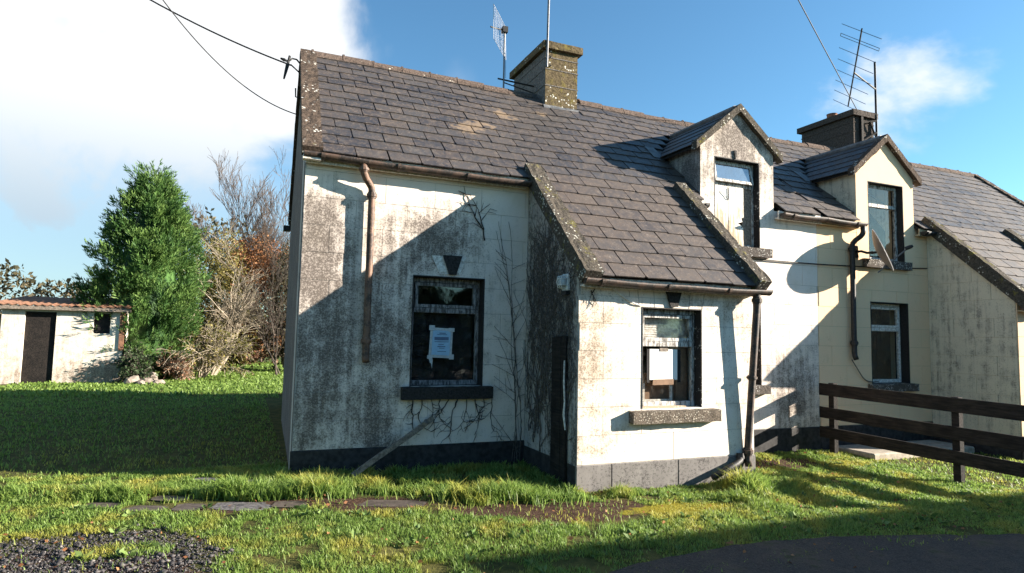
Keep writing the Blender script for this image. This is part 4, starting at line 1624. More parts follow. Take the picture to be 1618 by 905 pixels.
# notices taped to the windows
nt1 = empty('window_notice', (1.68, .13, 1.27))
tag(nt1, 'pale blue printed notice in a clear sleeve taped to the shaded window', 'notice')
mb = MB()
mb.prism([(1.533, 1.274), (1.825, 1.262), (1.832, 1.622), (1.55, 1.636)], 'y', .128, .131)
lbuild(mb, 'sleeve', 'sleeve_plastic', nt1)
mb = MB()
mb.prism([(1.566, 1.305), (1.795, 1.295), (1.803, 1.592), (1.580, 1.602)], 'y', .124, .127)
lbuild(mb, 'paper', 'paper_blue', nt1)
for (xa, xb, z, h) in ((1.66, 1.74, 1.566, .006), (1.635, 1.76, 1.549, .004), (1.60, 1.70, 1.50, .020), (1.70, 1.78, 1.50, .020), (1.60, 1.78, 1.462, .004), (1.65, 1.72, 1.430, .004), (1.64, 1.74, 1.405, .006), (1.66, 1.73, 1.385, .004), (1.64, 1.75, 1.345, .004)):
    mb = MB()
    mb.box(xa, xb, .1225, .1235, z - h, z + h)
    lbuild(mb, 'text_line', 'ink_blue', nt1)
for (xa, xb, za, zb) in ((1.53, 1.60, 1.60, 1.66), (1.775, 1.85, 1.585, 1.632), (1.515, 1.58, 1.255, 1.30), (1.79, 1.85, 1.25, 1.31)):
    mb = MB()
    mb.box(xa, xb, .1185, .1195, za, zb)
    lbuild(mb, 'tape', 'sleeve_plastic', nt1)
mb = MB()
mb.prism([(1.535, 1.26), (1.585, 1.25), (1.578, 1.14), (1.565, 1.20), (1.55, 1.21)], 'y', .121, .1225)
lbuild(mb, 'torn_tape', 'sleeve_plastic', nt1)

nt2 = empty('window_notice', (3.96, PY + .13, 1.1))
tag(nt2, 'blank white sheet taped to the sunlit porch window', 'notice')
mb = MB()
mb.box(3.765, 4.15, PY + .117, PY + .120, 1.09, 1.44)
lbuild(mb, 'paper', 'paper_white', nt2)
mb = MB()
mb.box(3.90, 4.02, PY + .112, PY + .1145, 1.415, 1.455)
lbuild(mb, 'tape', 'old_wood', nt2)
mb = MB()
mb.prism([(3.80, 1.03), (4.10, 1.035), (4.105, 1.10), (3.81, 1.095)], 'y', PY + .112, PY + .1145)
lbuild(mb, 'tape', 'brown_board', nt2)
for (xa, xb) in ((3.73, 3.765), (4.155, 4.20)):
    mb = MB()
    mb.box(xa, xb, PY + .121, PY + .1245, 1.06, 1.44)
    lbuild(mb, 'dark_strip', 'dark_board', nt2)

# plank leaning on the wall
pk = empty('wooden_plank', (.62, -.3, 0))
tag(pk, 'grey weathered pole leaning against the wall below the shaded window', 'plank')
mb = MB()
a, b = Vector((.60, -.36, .04)), Vector((1.565, -.045, .575))
d = (b - a).normalized()
w_ = Vector((d.z, 0, -d.x)) * .028
t_ = Vector((0, 1, 0)).cross(d) * 0 + Vector((0, .018, 0))
ps = []
for i in range(9):
    k = i / 8
    ps.append(a.lerp(b, k) + Vector((0, 0, .006 * math.sin(k * 7))))
bb = 0
for p in ps:
    for q in (w_ + t_, w_ - t_, -w_ - t_, -w_ + t_):
        mb.v.append(tuple(p + q))
for i in range(8):
    for k in range(4):
        k2 = (k + 1) % 4
        mb.f.append((i * 4 + k, i * 4 + k2, i * 4 + 4 + k2, i * 4 + 4 + k))
mb.f += [(0, 1, 2, 3), (32, 33, 34, 35)]
lbuild(mb, 'board', 'old_wood', pk)
mb = MB()
p = a.lerp(b, .90)
mb.tube([p + Vector((-.03, -.05, -.01)), p + Vector((.02, .06, .012))], .03, 8)
lbuild(mb, 'knot', 'old_wood', pk)

# black drain elbow at the foot of the porch downpipe
dr = empty('drain_elbow', (4.9, -1.4, .15))
tag(dr, 'black broken drainpipe elbow sticking out at the foot of the porch downpipe', 'pipe')
mb = MB()
mb.tube([(4.935, -1.36, .21), (4.90, -1.385, .165), (4.82, -1.41, .135), (4.44, -1.46, .015)], .036, 10)
lbuild(mb, 'tube', 'cast_iron_black', dr, smooth=True)
mb = MB()
mb.tube([(4.935, -1.355, .24), (4.925, -1.365, .18)], .047, 10)
lbuild(mb, 'collar', 'cast_iron_black', dr)

# slanting loose wire below the porch gutter
cable('loose_wire', 'pale wire hanging slack under the porch gutter, left of its window', (3.17, PY - .03, 2.10), (3.56, PY - .012, 1.93), .03, .008, 14, 'wire_white', .02)
cable('hanging_cord', 'thin brown cord hanging below the downpipe on the cream wall', (8.50, -.05, 1.30), (9.10, -.03, .95), .14, .008, 16, 'stem_grey', .03)

# timber fence between the two front yards
fence = empty('timber_fence', (7.72, -.3, -.1))
tag(fence, 'dark three-rail timber fence between the two front yards', 'fence')
for (y, top) in ((-.30, .95), (-2.05, .92), (-3.55, .90)):
    mb = MB()
    mb.box(7.70, 7.79, y - .045, y + .045, -.35, top)
    lbuild(mb, 'post', 'fence_wood', fence, bevel=.006)
for (za, zb) in ((.76, .94), (.42, .585), (.13, .29)):
    mb = MB()
    dzz = -.05
    mb.hexa([(7.665, -.12, za), (7.698, -.12, za), (7.698, -3.65, za + dzz), (7.665, -3.65, za + dzz), (7.665, -.12, zb), (7.698, -.12, zb), (7.698, -3.65, zb + dzz), (7.665, -3.65, zb + dzz)])
    lbuild(mb, 'rail', 'fence_wood', fence, bevel=.004)

stp = MB()
stp.box(8.0, 10.3, -.75, -.05, -.25, -.035)
stp = tag(stp.build('doorstep_slab', 'concrete_step', bevel=.02), 'low concrete strip along the foot of the cream wall behind the fence', 'step')


# dead creepers: stems wandering over a wall
def creeper(name, label, seeds, steps, step, plane, face, up, mat, r0, rg, twig=.35, wander=.5, top=None, lim=None):
    mb = MB()
    off = lambda: rg.uniform(.006, .026)

    def pt3(u, z, o):
        return (u, face - o, z) if plane == 'y' else (face - o, u, z)

    def walk(u, z, ang, n, r, depth):
        pts_ = [pt3(u, z, off())]
        us = [(u, z)]
        for i in range(n):
            ang += rg.gauss(0, wander * .35)
            u += math.cos(ang) * step
            z += math.sin(ang) * step
            if top and z > top(u):
                break
            if z < -.06 or (lim and not lim[0] < u < lim[1]):
                break
            pts_.append(pt3(u, z, off()))
            us.append((u, z))
            if depth < 2 and rg.random() < twig:
                walk(u, z, ang + rg.choice((-1, 1)) * rg.uniform(.5, 1.2), max(2, int(n * rg.uniform(.2, .45))), r * .6, depth + 1)
        if len(pts_) > 2:
            nn = len(pts_)
            mb.tube(pts_, [max(.0022, r * (1 - .75 * i / nn) * rg.uniform(.75, 1.35)) for i in range(nn)], 5, False)
    for (u, z, a) in seeds:
        walk(u, z, a, steps, r0 * rg.uniform(.7, 1.2), 0)
    o = mb.build(name, mat, recalc=False)
    return tag(o, label, 'creeper')


rg = random.Random(5)
UP = math.pi / 2
creeper('dead_creeper', 'bare dead creeper twigs on the white wall just under the eaves', [(2.16, 2.72, UP + .15), (2.15, 2.85, UP + .75)], 12, .05, 'y', -.008, 1, 'stem_dark', .0085, rg, .33, .28, lim=(1.8, 2.5))
creeper('dead_creeper', 'dead creeper stems climbing the shaded wall corner beside the porch', [(2.62 + .035 * k, .0, UP + rg.uniform(-.03, .03)) for k in range(-1, 3)], 60, .05, 'y', -.008, 1, 'stem_grey', .006, rg, .13, .16, top=lambda u: 3.3, lim=(2.3, 2.75))
creeper('dead_creeper', 'tangle of dead creeper hanging below the shaded window sill', [(1.32 + .11 * k, .78, -UP + rg.uniform(-.6, .6)) for k in range(10)], 10, .045, 'y', -.008, 1, 'stem_dark', .0065, rg, .36, .75, lim=(1.2, 2.6))
creeper('dead_creeper', 'mat of dead ivy stems covering the side wall of the porch', [(-.12 - .030 * k, rg.uniform(.2, 1.6), UP + rg.uniform(-.12, .12)) for k in range(36)], 40, .05, 'x', PX0 - .014, 1, 'stem_grey', .008, rg, .17, .26, top=lambda u: 3.55 + MP * u, lim=(-1.28, -.03))
creeper('dead_creeper', 'small dead twigs at the top left corner of the porch front', [(2.90, 2.06, -UP + .5), (2.95, 2.08, -UP - .6)], 4, .04, 'y', PY - .009, 1, 'stem_dark', .006, rg, .2, .4, lim=(2.79, 3.1))

# unseen barn added behind the camera, shaped to cast the shadow over the road
barn = empty('unseen_barn', (20, -11, -.1))
tag(barn, 'unseen barn shape added across the road to throw the shadow on the tarmac', 'barn')
mb = MB()
mb.prism([(-8.75, -.3), (-15, -.3), (-15, 3.3), (-8.75, 4.75)], 'x', 15.3, 30)
lbuild(mb, 'wall', 'barn_wall', barn)
mb = MB()
mb.prism([(-8.70, 4.77), (-15.2, 3.27), (-15.2, 3.37), (-8.70, 4.88)], 'x', 15.2, 30.1)
lbuild(mb, 'roof', 'slate_far', barn)
mb = MB()
mb.box(19, 21.6, -8.76, -8.72, -.3, 2.8)
lbuild(mb, 'door', 'fence_wood', barn)

# ------------------------------------------------------------------ stones in the grass
path = empty('stone_path')
tag(path, 'sunken flat stones of an old path in the grass', None, None, 'structure')
SLABS = [(-1.10, -.56, .17, .085, 0), (-1.27, -.82, .18, .085, 0), (-.92, -.89, .12, .11, 0), (-.47, -.98, .27, .125, 1), (-.08, -1.06, .15, .10, 0), (.78, -1.24, .37, .105, 0),
         (-.83, .04, .13, .07, 1), (-.33, -.16, .17, .07, 1), (-1.62, -.62, .15, .08, 0)]
for i, (x, y, hx, hy, gk) in enumerate(SLABS):
    r_ = random.Random(60 + i)
    n = 12
    pl = []
    for k in range(n):
        an = 2 * math.pi * k / n
        q = (abs(math.cos(an)) ** .6 * math.copysign(1, math.cos(an)) * hx, abs(math.sin(an)) ** .6 * math.copysign(1, math.sin(an)) * hy)
        q = (q[0] * r_.uniform(.85, 1.08), q[1] * r_.uniform(.85, 1.08))
        c_, s_ = .93, -.37
        pl.append((x + q[0] * c_ - q[1] * s_, y + q[0] * s_ + q[1] * c_))
    mb = MB()
    z = gz(x, y)
    mb.prism(pl, 'z', z - .08, z + .006)
    mb.build('paving_stone', 'paving_stone_grey' if gk else 'paving_stone', path, bevel=.012)

# ------------------------------------------------------------------ grass, gravel
GR = np.random.default_rng(3)
GRAV = [(-2.9, -1.35), (-1.05, -1.47), (-.78, -1.80), (-.60, -2.2), (-.68, -2.6), (-1.0, -3.4), (-3.4, -3.4)]


def inpoly(x, y, P_):
    c = np.zeros(len(x), bool)
    n = len(P_)
    j = n - 1
    for i in range(n):
        xi, yi = P_[i]
        xj, yj = P_[j]
        cond = ((yi > y) != (yj > y)) & (x < (xj - xi) * (y - yi) / (yj - yi + 1e-12) + xi)
        c ^= cond
        j = i
    return c


def vnoise(x, y, s, seed):
    """cheap smooth value noise on arrays, 0..1"""
    X, Y_ = x * s, y * s
    xi, yi = np.floor(X).astype(np.int64), np.floor(Y_).astype(np.int64)
    fx_, fy_ = X - xi, Y_ - yi
    fx_, fy_ = fx_ * fx_ * (3 - 2 * fx_), fy_ * fy_ * (3 - 2 * fy_)

    def h(a, b):
        v = np.sin(a * 127.1 + b * 311.7 + seed * 74.7) * 43758.5453
        return v - np.floor(v)
    return (h(xi, yi) * (1 - fx_) + h(xi + 1, yi) * fx_) * (1 - fy_) + (h(xi, yi + 1) * (1 - fx_) + h(xi + 1, yi + 1) * fx_) * fy_


gzx = np.array(xs)
gzy = np.array(ys)
GZ = gv[:, 2].reshape(len(ys), len(xs))


def gzv(x, y):
    i = np.clip(np.searchsorted(gzx, x) - 1, 0, len(xs) - 2)
    j = np.clip(np.searchsorted(gzy, y) - 1, 0, len(ys) - 2)
    fx_ = (x - gzx[i]) / (gzx[i + 1] - gzx[i])
    fy_ = (y - gzy[j]) / (gzy[j + 1] - gzy[j])
    return (GZ[j, i] * (1 - fx_) + GZ[j, i + 1] * fx_) * (1 - fy_) + (GZ[j + 1, i] * (1 - fx_) + GZ[j + 1, i + 1] * fx_) * fy_


def scatter(n, x0, x1, y0, y1):
    return GR.uniform(x0, x1, n), GR.uniform(y0, y1, n)


def grass_field(x, y):
    """returns keep probability and blade height"""
    path_y = -.90 - .31 * (x + .9)
    n1, n2 = vnoise(x, y, 3.1, 1), vnoise(x, y, 9.0, 2)
    p = np.ones(len(x))
    h = .018 + .022 * n1 + .022 * n2
    # ragged taller fringe just behind the old path
    band = np.exp(-((y - path_y - .30) / .16) ** 2) * (x < 2.75) * (x > -2.6)
    h += band * (.045 + .06 * n2)
    # rough grass against the house
    near = (x > -.3) & (x < 2.8) & (y > path_y + .35) & (y < 0)
    h = np.where(near, .055 + .06 * n2, h)
    # big tussock by the porch downpipe and smaller ones
    for (tx, ty, tr, th) in ((4.62, -1.70, .22, .20), (4.95, -1.62, .16, .12), (3.15, -1.55, .12, .10), (5.4, -1.75, .2, .10), (1.9, -1.35, .25, .10), (-.5, -.62, .2, .09), (.15, -.8, .22, .10), (1.35, -1.35, .2, .09), (4.3, -2.1, .3, .06)):
        h += th * np.exp(-((x - tx) ** 2 + (y - ty) ** 2) / tr ** 2)
    for (sx_, sy_, hx, hy, _) in SLABS:
        c_, s_ = .93, -.37
        u = ((x - sx_) * c_ + (y - sy_) * s_) / (hx * 1.05)
        v = (-(x - sx_) * s_ + (y - sy_) * c_) / (hy * 1.1)
        p *= np.where(u ** 4 + v ** 4 < 1, 0.0, 1.0)
    def soil(x0, y0, a, b, k):
        return k * np.exp(-((x - x0) / a) ** 2 - ((y - y0) / b) ** 2)
    s = soil(2.5, -1.95, .75, .30, 1.5) + soil(.75, -1.27, .65, .24, 1.3) + soil(1.65, -1.62, .45, .15, 1.1) + soil(-.3, -1.03, .8, .13, .9) + soil(6.3, -.6, 1.1, .4, .85) + soil(6.2, -1.5, .9, .25, .5) + soil(-1.1, -.72, .45, .22, .7)
    n3 = vnoise(x, y, 5.3, 8)
    s += .62 * (vnoise(x, y, 1.3, 21) > .55) * (n3 > .62) * (y < .5)
    s += (n2 - .5) * .7 + (n1 - .5) * .4
    p *= np.where(s > .45, .05, 1.0)
    ms = soil(3.5, -2.1, .75, .2, 1.0) + (n1 - .5) * .6
    h = np.where(ms > .45, h * .35, h)
    p *= np.where(ms > .45, .6, 1.0)
    # house, road, gravel
    p *= np.where((x > -.02) & (x < 20) & (y > -.03) & (y < 8.1), 0, 1)
    p *= np.where((x > PX0 - .02) & (x < PX1 + .02) & (y > PY - .02) & (y < 0), 0, 1)
    p *= np.where((x > 8.0) & (y > -.76) & (y < 0), 0, 1)
    gvl = inpoly(x + .12 * (n2 - .5), y + .12 * (n1 - .5), GRAV)
    tuftg = soil(-1.25, -1.92, .35, .16, 1.0) + (n2 - .5) * .5
    p *= np.where(gvl & (tuftg < .35), .05, 1.0)
    rd = inpoly(x, y, pts)
    p *= np.where(rd, .16 * (n2 > .5) * (y > -3.62) + .02 * (n1 > .7) * (n2 > .6), 1)
    edge = np.exp(-np.maximum(0, np.abs(y + 3.25) - .0) ** 2 / .06) * ((x > 1.6) & (x < 8))
    p *= 1 - .35 * edge * n2
    h *= 1 - .35 * edge
    return p, h


def make_grass(name, x, y, hmul=1.0, wid=.0036):
    p, h = grass_field(x, y)
    k = GR.random(len(x)) < p
    x, y, h = x[k], y[k], h[k] * hmul * GR.uniform(.55, 1.35, k.sum())
    n = len(x)
    z = gzv(x, y) - .004
    a = GR.uniform(0, 2 * np.pi, n)
    lean = GR.uniform(.1, 1.1, n) * h
    dx, dy = np.cos(a), np.sin(a)
    d = np.hypot(x + .5441, y + 7.0927)
    w = wid * (1 + .22 * np.maximum(0, d - 5)) * GR.uniform(.7, 1.4, n) * (.75 + 3.0 * h)
    b = a + GR.uniform(.9, 2.2, n)
    wx, wy = np.cos(b) * w, np.sin(b) * w
    V = np.empty((n, 5, 3))
    V[:, 0] = np.stack([x - wx, y - wy, z], 1)
    V[:, 1] = np.stack([x + wx, y + wy, z], 1)
    mx_, my_, mz_ = x + dx * lean * .35, y + dy * lean * .35, z + h * .6
    V[:, 2] = np.stack([mx_ + wx * .75, my_ + wy * .75, mz_], 1)
    V[:, 3] = np.stack([mx_ - wx * .75, my_ - wy * .75, mz_], 1)
    V[:, 4] = np.stack([x + dx * lean, y + dy * lean, z + h * GR.uniform(.85, 1.0, n)], 1)
    base = np.arange(n)[:, None] * 5
    L = np.concatenate([base + np.array([0, 1, 2, 3]), base + np.array([3, 2, 4])], 1)
    sizes = np.tile([4, 3], n)
    r = np.clip(np.repeat(GR.random(n), 5) * .8 + np.tile([0, 0, .1, .1, .2], n), 0, 1)
    return np_mesh(name, V.reshape(-1, 3), L.ravel(), sizes, 'grass_blade', rndv=r)


# blades thin out with distance from the front yard
px_, py_ = scatter(300000, -3.4, 8.0, -3.9, .6)
gx2, gy2 = scatter(26000, -7.0, 0.3, .6, 9.0)
gx3, gy3 = scatter(30000, -6.0, 2.0, 9.0, 24.0)
gx4, gy4 = scatter(14000, 8.0, 13.0, -4.6, 0.0)
X_ = np.concatenate([px_, gx2, gx4])
Y_ = np.concatenate([py_, gy2, gy4])
g1 = make_grass('grass', X_, Y_)
tag(g1, 'short green and yellowing grass of the front yard', 'grass', None, 'stuff')
g2 = make_grass('grass', gx3, gy3, 1.7, .006)
tag(g2, 'bright sunlit lawn behind the shadow of the gable', 'grass', None, 'stuff')

# broad-leaved weeds among the blades, and fallen leaves
wx_, wy_ = scatter(420, -3.0, 7.5, -3.3, -.2)
pw, hw = grass_field(wx_, wy_)
kk = GR.random(420) < pw * .55
wx_, wy_ = wx_[kk], wy_[kk]
PW_, DW_ = [], []
for x, y in zip(wx_, wy_):
    for q in range(GR.integers(5, 10)):
        an = GR.uniform(0, 6.28)
        PW_.append((x, y, gz(x, y) + .012))
        DW_.append((math.cos(an), math.sin(an), GR.uniform(.25, .9)))
PW_, DW_ = np.array(PW_), np.array(DW_)


# gravel patch in the near left corner
gx_, gy_ = scatter(26000, -3.2, -.5, -3.3, -1.3)
k = inpoly(gx_ + GR.normal(0, .13, len(gx_)), gy_ + GR.normal(0, .13, len(gy_)), GRAV)
gx_, gy_ = gx_[k], gy_[k]
n = len(gx_)
r = GR.uniform(.004, .011, n) * np.where(GR.random(n) < .08, GR.uniform(1.5, 2.8, n), 1)
octa = np.array([(1, 0, 0), (0, 1, 0), (-1, 0, 0), (0, -1, 0), (0, 0, .7), (0, 0, -.7)])
V = octa[None] * r[:, None, None] * GR.uniform(.6, 1.3, (n, 6, 1))
an = GR.uniform(0, 6.28, n)
c_, s_ = np.cos(an), np.sin(an)
vx = V[:, :, 0] * c_[:, None] - V[:, :, 1] * s_[:, None]
vy = V[:, :, 0] * s_[:, None] + V[:, :, 1] * c_[:, None]
V = np.stack([vx + gx_[:, None], vy + gy_[:, None], V[:, :, 2] + (gzv(gx_, gy_) + r * .35)[:, None]], 2)
tri = np.array([(0, 1, 4), (1, 2, 4), (2, 3, 4), (3, 0, 4), (1, 0, 5), (2, 1, 5), (3, 2, 5), (0, 3, 5)])
L = (np.arange(n)[:, None, None] * 6 + tri[None]).reshape(-1)
gravel = np_mesh('gravel', V.reshape(-1, 3), L, np.full(n * 8, 3), 'gravel_stone', rndv=np.repeat(GR.random(n), 6))
tag(gravel, 'loose dark gravel showing through the grass', 'gravel', None, 'stuff')


# ------------------------------------------------------------------ foliage
def leaf_mesh(name, P_, D_, size, mat, parent, asp=.45, rg=GR, flat=0.5, rv=None):
    """one four-cornered leaf at each point, pointing along D_"""
    n = len(P_)
    size = np.broadcast_to(size, (n,)) * rg.uniform(.6, 1.4, n)
    D_ = D_ / (np.linalg.norm(D_, axis=1, keepdims=True) + 1e-9)
    R_ = rg.normal(0, 1, (n, 3))
    S_ = np.cross(D_, R_)
    S_ /= np.linalg.norm(S_, axis=1, keepdims=True) + 1e-9
    N_ = np.cross(S_, D_)
    a = P_
    tip = P_ + D_ * size[:, None]
    m1 = P_ + D_ * (size * .5)[:, None] + S_ * (size * asp * .5)[:, None] + N_ * (size * .08)[:, None]
    m2 = P_ + D_ * (size * .5)[:, None] - S_ * (size * asp * .5)[:, None] + N_ * (size * .08)[:, None]
    V = np.stack([a, m1, tip, m2], 1).reshape(-1, 3)
    L = (np.arange(n)[:, None] * 4 + np.array([0, 1, 2, 3])).ravel()
    r = rg.random(n) if rv is None else rv
    return np_mesh(name, V, L, np.full(n, 4), mat, parent, np.repeat(r, 4))


def branches(base, height, spread, rg, levels=4, n0=5, r0=.08, lean=(0, 0), up=.5, seg=4, kids=(3, 4), lo=.25, ratio=.62, droop=0.0, trunk=0.35):
    """recursive bare branches: list of (points, radii)"""
    outl = []

    def grow(p, d, L, r, lev):
        ps = [p.copy()]
        q = p.copy()
        d = d.copy()
        for i in range(seg):
            d = (d + Vector((rg.gauss(0, .16), rg.gauss(0, .16), rg.gauss(0, .12) + (up * .12 if lev > 0 else .05) - droop * .2 * lev))).normalized()
            q = q + d * (L / seg)
            ps.append(q.copy())
        outl.append((ps, [r * (1 - .55 * i / seg) for i in range(seg + 1)], lev))
        if lev >= levels:
            return
        for _ in range(rg.randint(*kids)):
            k = rg.uniform(lo, 1.0)
            i = min(seg - 1, int(k * seg))
            bp = ps[i].lerp(ps[i + 1], k * seg - i)
            nd = (d + Vector((rg.gauss(0, spread), rg.gauss(0, spread), rg.gauss(0, spread * .6) + up * .4))).normalized()
            grow(bp, nd, L * ratio * rg.uniform(.75, 1.2), r * (1 - .5 * k) * .6, lev + 1)
    for _ in range(n0):
        d = Vector((lean[0] + rg.gauss(0, spread * .6), lean[1] + rg.gauss(0, spread * .6), 1)).normalized()
        grow(Vector(base) + Vector((rg.gauss(0, .05), rg.gauss(0, .05), 0)), d, height * trunk * rg.uniform(.8, 1.15), r0 * rg.uniform(.7, 1.1), 0)
    return outl


def branch_obj(brs, name, mat, parent, rmin=.004, levs=None, sides=(6, 5, 4, 3, 3, 3)):
    mb = MB()
    for ps, rs, lev in brs:
        if levs and lev not in levs:
            continue
        mb.tube(ps, [max(rmin, r) for r in rs], sides[min(lev, 5)], False)
    mb.v = [(v[0] - parent.location.x, v[1] - parent.location.y, v[2] - parent.location.z) for v in mb.v]
    return mb.build(name, mat, parent, recalc=False, smooth=True)


def tips(brs, n, rg, minlev=2):
    P_, D_ = [], []
    c = [b for b in brs if b[2] >= minlev]
    for _ in range(n):
        ps, rs, lev = rg.choice(c)
        i = rg.randrange(len(ps) - 1)
        P_.append(ps[i].lerp(ps[i + 1], rg.random()) + Vector((rg.gauss(0, .03), rg.gauss(0, .03), rg.gauss(0, .03))))
        D_.append((ps[i + 1] - ps[i]) + Vector((rg.gauss(0, .3), rg.gauss(0, .3), rg.gauss(0, .3))) * (ps[i + 1] - ps[i]).length * 1.5)
    return np.array([tuple(p) for p in P_]), np.array([tuple(d) for d in D_])


weeds = leaf_mesh('weeds', PW_, DW_, .065, 'weed_leaf', None, .42)
tag(weeds, 'low broad-leaved weeds scattered through the front grass', 'weeds', None, 'stuff')
nl = 500
fx1, fy1 = scatter(nl, -3.0, 7.5, -3.8, -.1)
FP = np.stack([fx1, fy1, gzv(fx1, fy1) + .02 + .02 * GR.random(nl)], 1)
fl_ = leaf_mesh('fallen_leaves', FP, GR.normal(0, 1, (nl, 3)) * np.array([1, 1, .25]), .035, 'dead_leaf', None, .7)
tag(fl_, 'scattered dead leaves lying on the grass and tarmac', 'leaves', None, 'stuff')

# the conifer: feathery upright sprays on a cone
con = empty('conifer_tree', (-3.3, 13.9, 0))
tag(con, 'dense bright green conifer standing at the left of the lawn', 'tree')
rg = random.Random(77)
mb = MB()
mb.tube([(0, 0, -.2), (.02, 0, 2.0), (-.05, 0, 4.5), (-.1, 0, 5.9)], [.16, .12, .06, .02], 8)
mb.build('trunk', 'bark_dark', con)
HT = 5.95


CT = ((0, .75), (.13, 1.08), (.3, 1.38), (.49, 1.32), (.67, .98), (.82, .60), (.93, .27), (1, .03))


def crad(z):
    return float(np.interp(z / HT, [c[0] for c in CT], [c[1] for c in CT]))


mb = MB()
rings, seg_ = 16, 14
for i in range(rings + 1):
    z = .25 + (HT - .8) * i / rings
    for k in range(seg_):
        an = 2 * math.pi * k / seg_
        r = crad(z) * .62 * (1 + .25 * mnoise.noise(Vector((math.cos(an) * 2, math.sin(an) * 2, z * 1.2))))
        mb.v.append((r * math.cos(an), r * math.sin(an), z))
for i in range(rings):
    for k in range(seg_):
        k2 = (k + 1) % seg_
        mb.f.append((i * seg_ + k, i * seg_ + k2, (i + 1) * seg_ + k2, (i + 1) * seg_ + k))
core = mb.build('inner_foliage', 'conifer_green', con)
NC, PER = 330, 26
ck = GR.random(NC)
cz_ = HT * np.where(GR.random(NC) < .25, ck ** .6, ck * .97) * .98 + .08
ca = GR.uniform(0, 2 * np.pi, NC)
cr = np.array([crad(z) for z in cz_]) * GR.uniform(.66, 1.08, NC)
cl_ = np.stack([cr * np.cos(ca), cr * np.sin(ca), cz_], 1)
co = np.stack([np.cos(ca), np.sin(ca), np.full(NC, .9)], 1)
NF = NC * PER
ci = np.repeat(np.arange(NC), PER)
cs = GR.uniform(.7, 1.35, NC)[ci]
out_ = GR.random(NF) ** .7
lat_ = GR.normal(0, 1, (NF, 3)) * (.17 * (1 - .55 * out_) * cs)[:, None]
cen = cl_[ci] + co[ci] * ((out_ - .45) * .42 * cs)[:, None] + lat_ * np.array([1, 1, 1.2])
od = co[ci] + lat_ * 2.2 + GR.normal(0, .22, (NF, 3)) + np.array([0, 0, .35])
od /= np.linalg.norm(od, axis=1, keepdims=True)
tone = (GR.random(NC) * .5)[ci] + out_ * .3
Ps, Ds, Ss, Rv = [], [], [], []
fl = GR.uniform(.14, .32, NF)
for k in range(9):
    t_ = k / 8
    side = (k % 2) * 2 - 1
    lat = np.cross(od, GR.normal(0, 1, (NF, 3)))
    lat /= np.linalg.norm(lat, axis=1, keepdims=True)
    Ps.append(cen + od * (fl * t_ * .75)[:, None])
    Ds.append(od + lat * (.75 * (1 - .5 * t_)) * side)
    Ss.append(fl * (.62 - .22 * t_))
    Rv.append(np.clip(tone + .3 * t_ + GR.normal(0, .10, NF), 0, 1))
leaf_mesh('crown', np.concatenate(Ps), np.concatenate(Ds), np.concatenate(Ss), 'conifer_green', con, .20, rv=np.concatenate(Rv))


def shrub(name, label, loc, height, mats, seed, leaves=1500, lsize=.07, lean=(0, 0), n0=9, spread=.5, levels=3, r0=.03, group=None, up=.25, droop=.25, leafmat='dead_leaf', cat='shrub', kids=(3, 5), rmin=.006, trunk=.45, dome=None):
    rg = random.Random(seed)
    o = empty(name, loc)
    tag(o, label, cat, group)
    brs = branches(loc, height, spread, rg, levels, n0, r0, lean, up, 4, kids, .2, .66, droop, trunk)
    branch_obj(brs, 'stems' if cat == 'shrub' else 'trunk', mats, o, rmin)
    if dome:
        dx_, dz_, rx_, rz_, nd = dome
        v_ = GR.normal(0, 1, (nd, 3))
        v_ /= np.linalg.norm(v_, axis=1, keepdims=True)
        rad_ = (GR.random(nd) ** .45)[:, None]
        lump_ = (.72 + .5 * vnoise(v_[:, 0] * 2 + seed, v_[:, 2] * 2 + v_[:, 1], 1.8, seed))[:, None]
        q_ = v_ * rad_ * lump_ * np.array([rx_, rx_, rz_]) + np.array([dx_, 0, dz_])
        leaf_mesh('leaves', q_, GR.normal(0, 1, (nd, 3)) + v_ * .5, lsize * .8, leafmat, o, .5)
    if leaves:
        P_, D_ = tips(brs, leaves, rg, 1)
        leaf_mesh('leaves', P_ - np.array(loc), D_, lsize, leafmat, o, .6)
    return o


HG = 'wild shrubs at the end of the lawn'
shrub('wild_shrub', 'pale tangled bare-stemmed shrub beside the conifer', (-1.75, 14.2, 0), 2.6, 'bark_pale', 1, 2600, .085, (.15, 0), 16, .5, 3, .028, HG, leafmat='olive_leaf')
shrub('wild_shrub', 'rust-brown leafy shrub arching above the pale tangled stems', (-1.25, 18.0, 0), 3.4, 'bark_twig', 2, 7000, .11, (.05, 0), 16, .5, 3, .035, HG, leafmat='dead_leaf', dome=(.85, 3.9, 1.35, 1.35, 9000))
shrub('wild_shrub', 'yellow-olive leafy shrub just right of the conifer top', (-1.75, 16.9, 0), 3.5, 'bark_pale', 3, 7000, .11, (.0, 0), 16, .45, 3, .035, HG, leafmat='olive_leaf', dome=(.25, 3.2, 1.15, 1.9, 8000))
shrub('wild_shrub', 'low reddish bracken clump at the far end of the lawn', (-.9, 22.5, 0), 2.0, 'bark_twig', 4, 6000, .11, (0, 0), 20, .6, 3, .02, HG, leafmat='rust_leaf')
shrub('wild_shrub', 'red-brown thorny clump seen under the arching branch', (.25, 23.5, 0), 2.2, 'bark_twig', 5, 6000, .11, (0, 0), 20, .6, 3, .02, HG, leafmat='rust_leaf')
shrub('wild_shrub', 'dark twiggy shrub against the back of the gable', (1.35, 17.0, 0), 3.2, 'bark_dark', 6, 6000, .10, (-.1, 0), 14, .5, 3, .03, HG, leafmat='hedge_leaf', dome=(-.25, 3.4, 1.0, 1.5, 7000))
shrub('wild_shrub', 'dry straw-coloured brambles at the foot of the conifer', (-2.35, 13.4, 0), 1.1, 'bark_pale', 7, 2200, .08, (.1, -.2), 18, .7, 3, .012, HG, leafmat='rust_leaf')
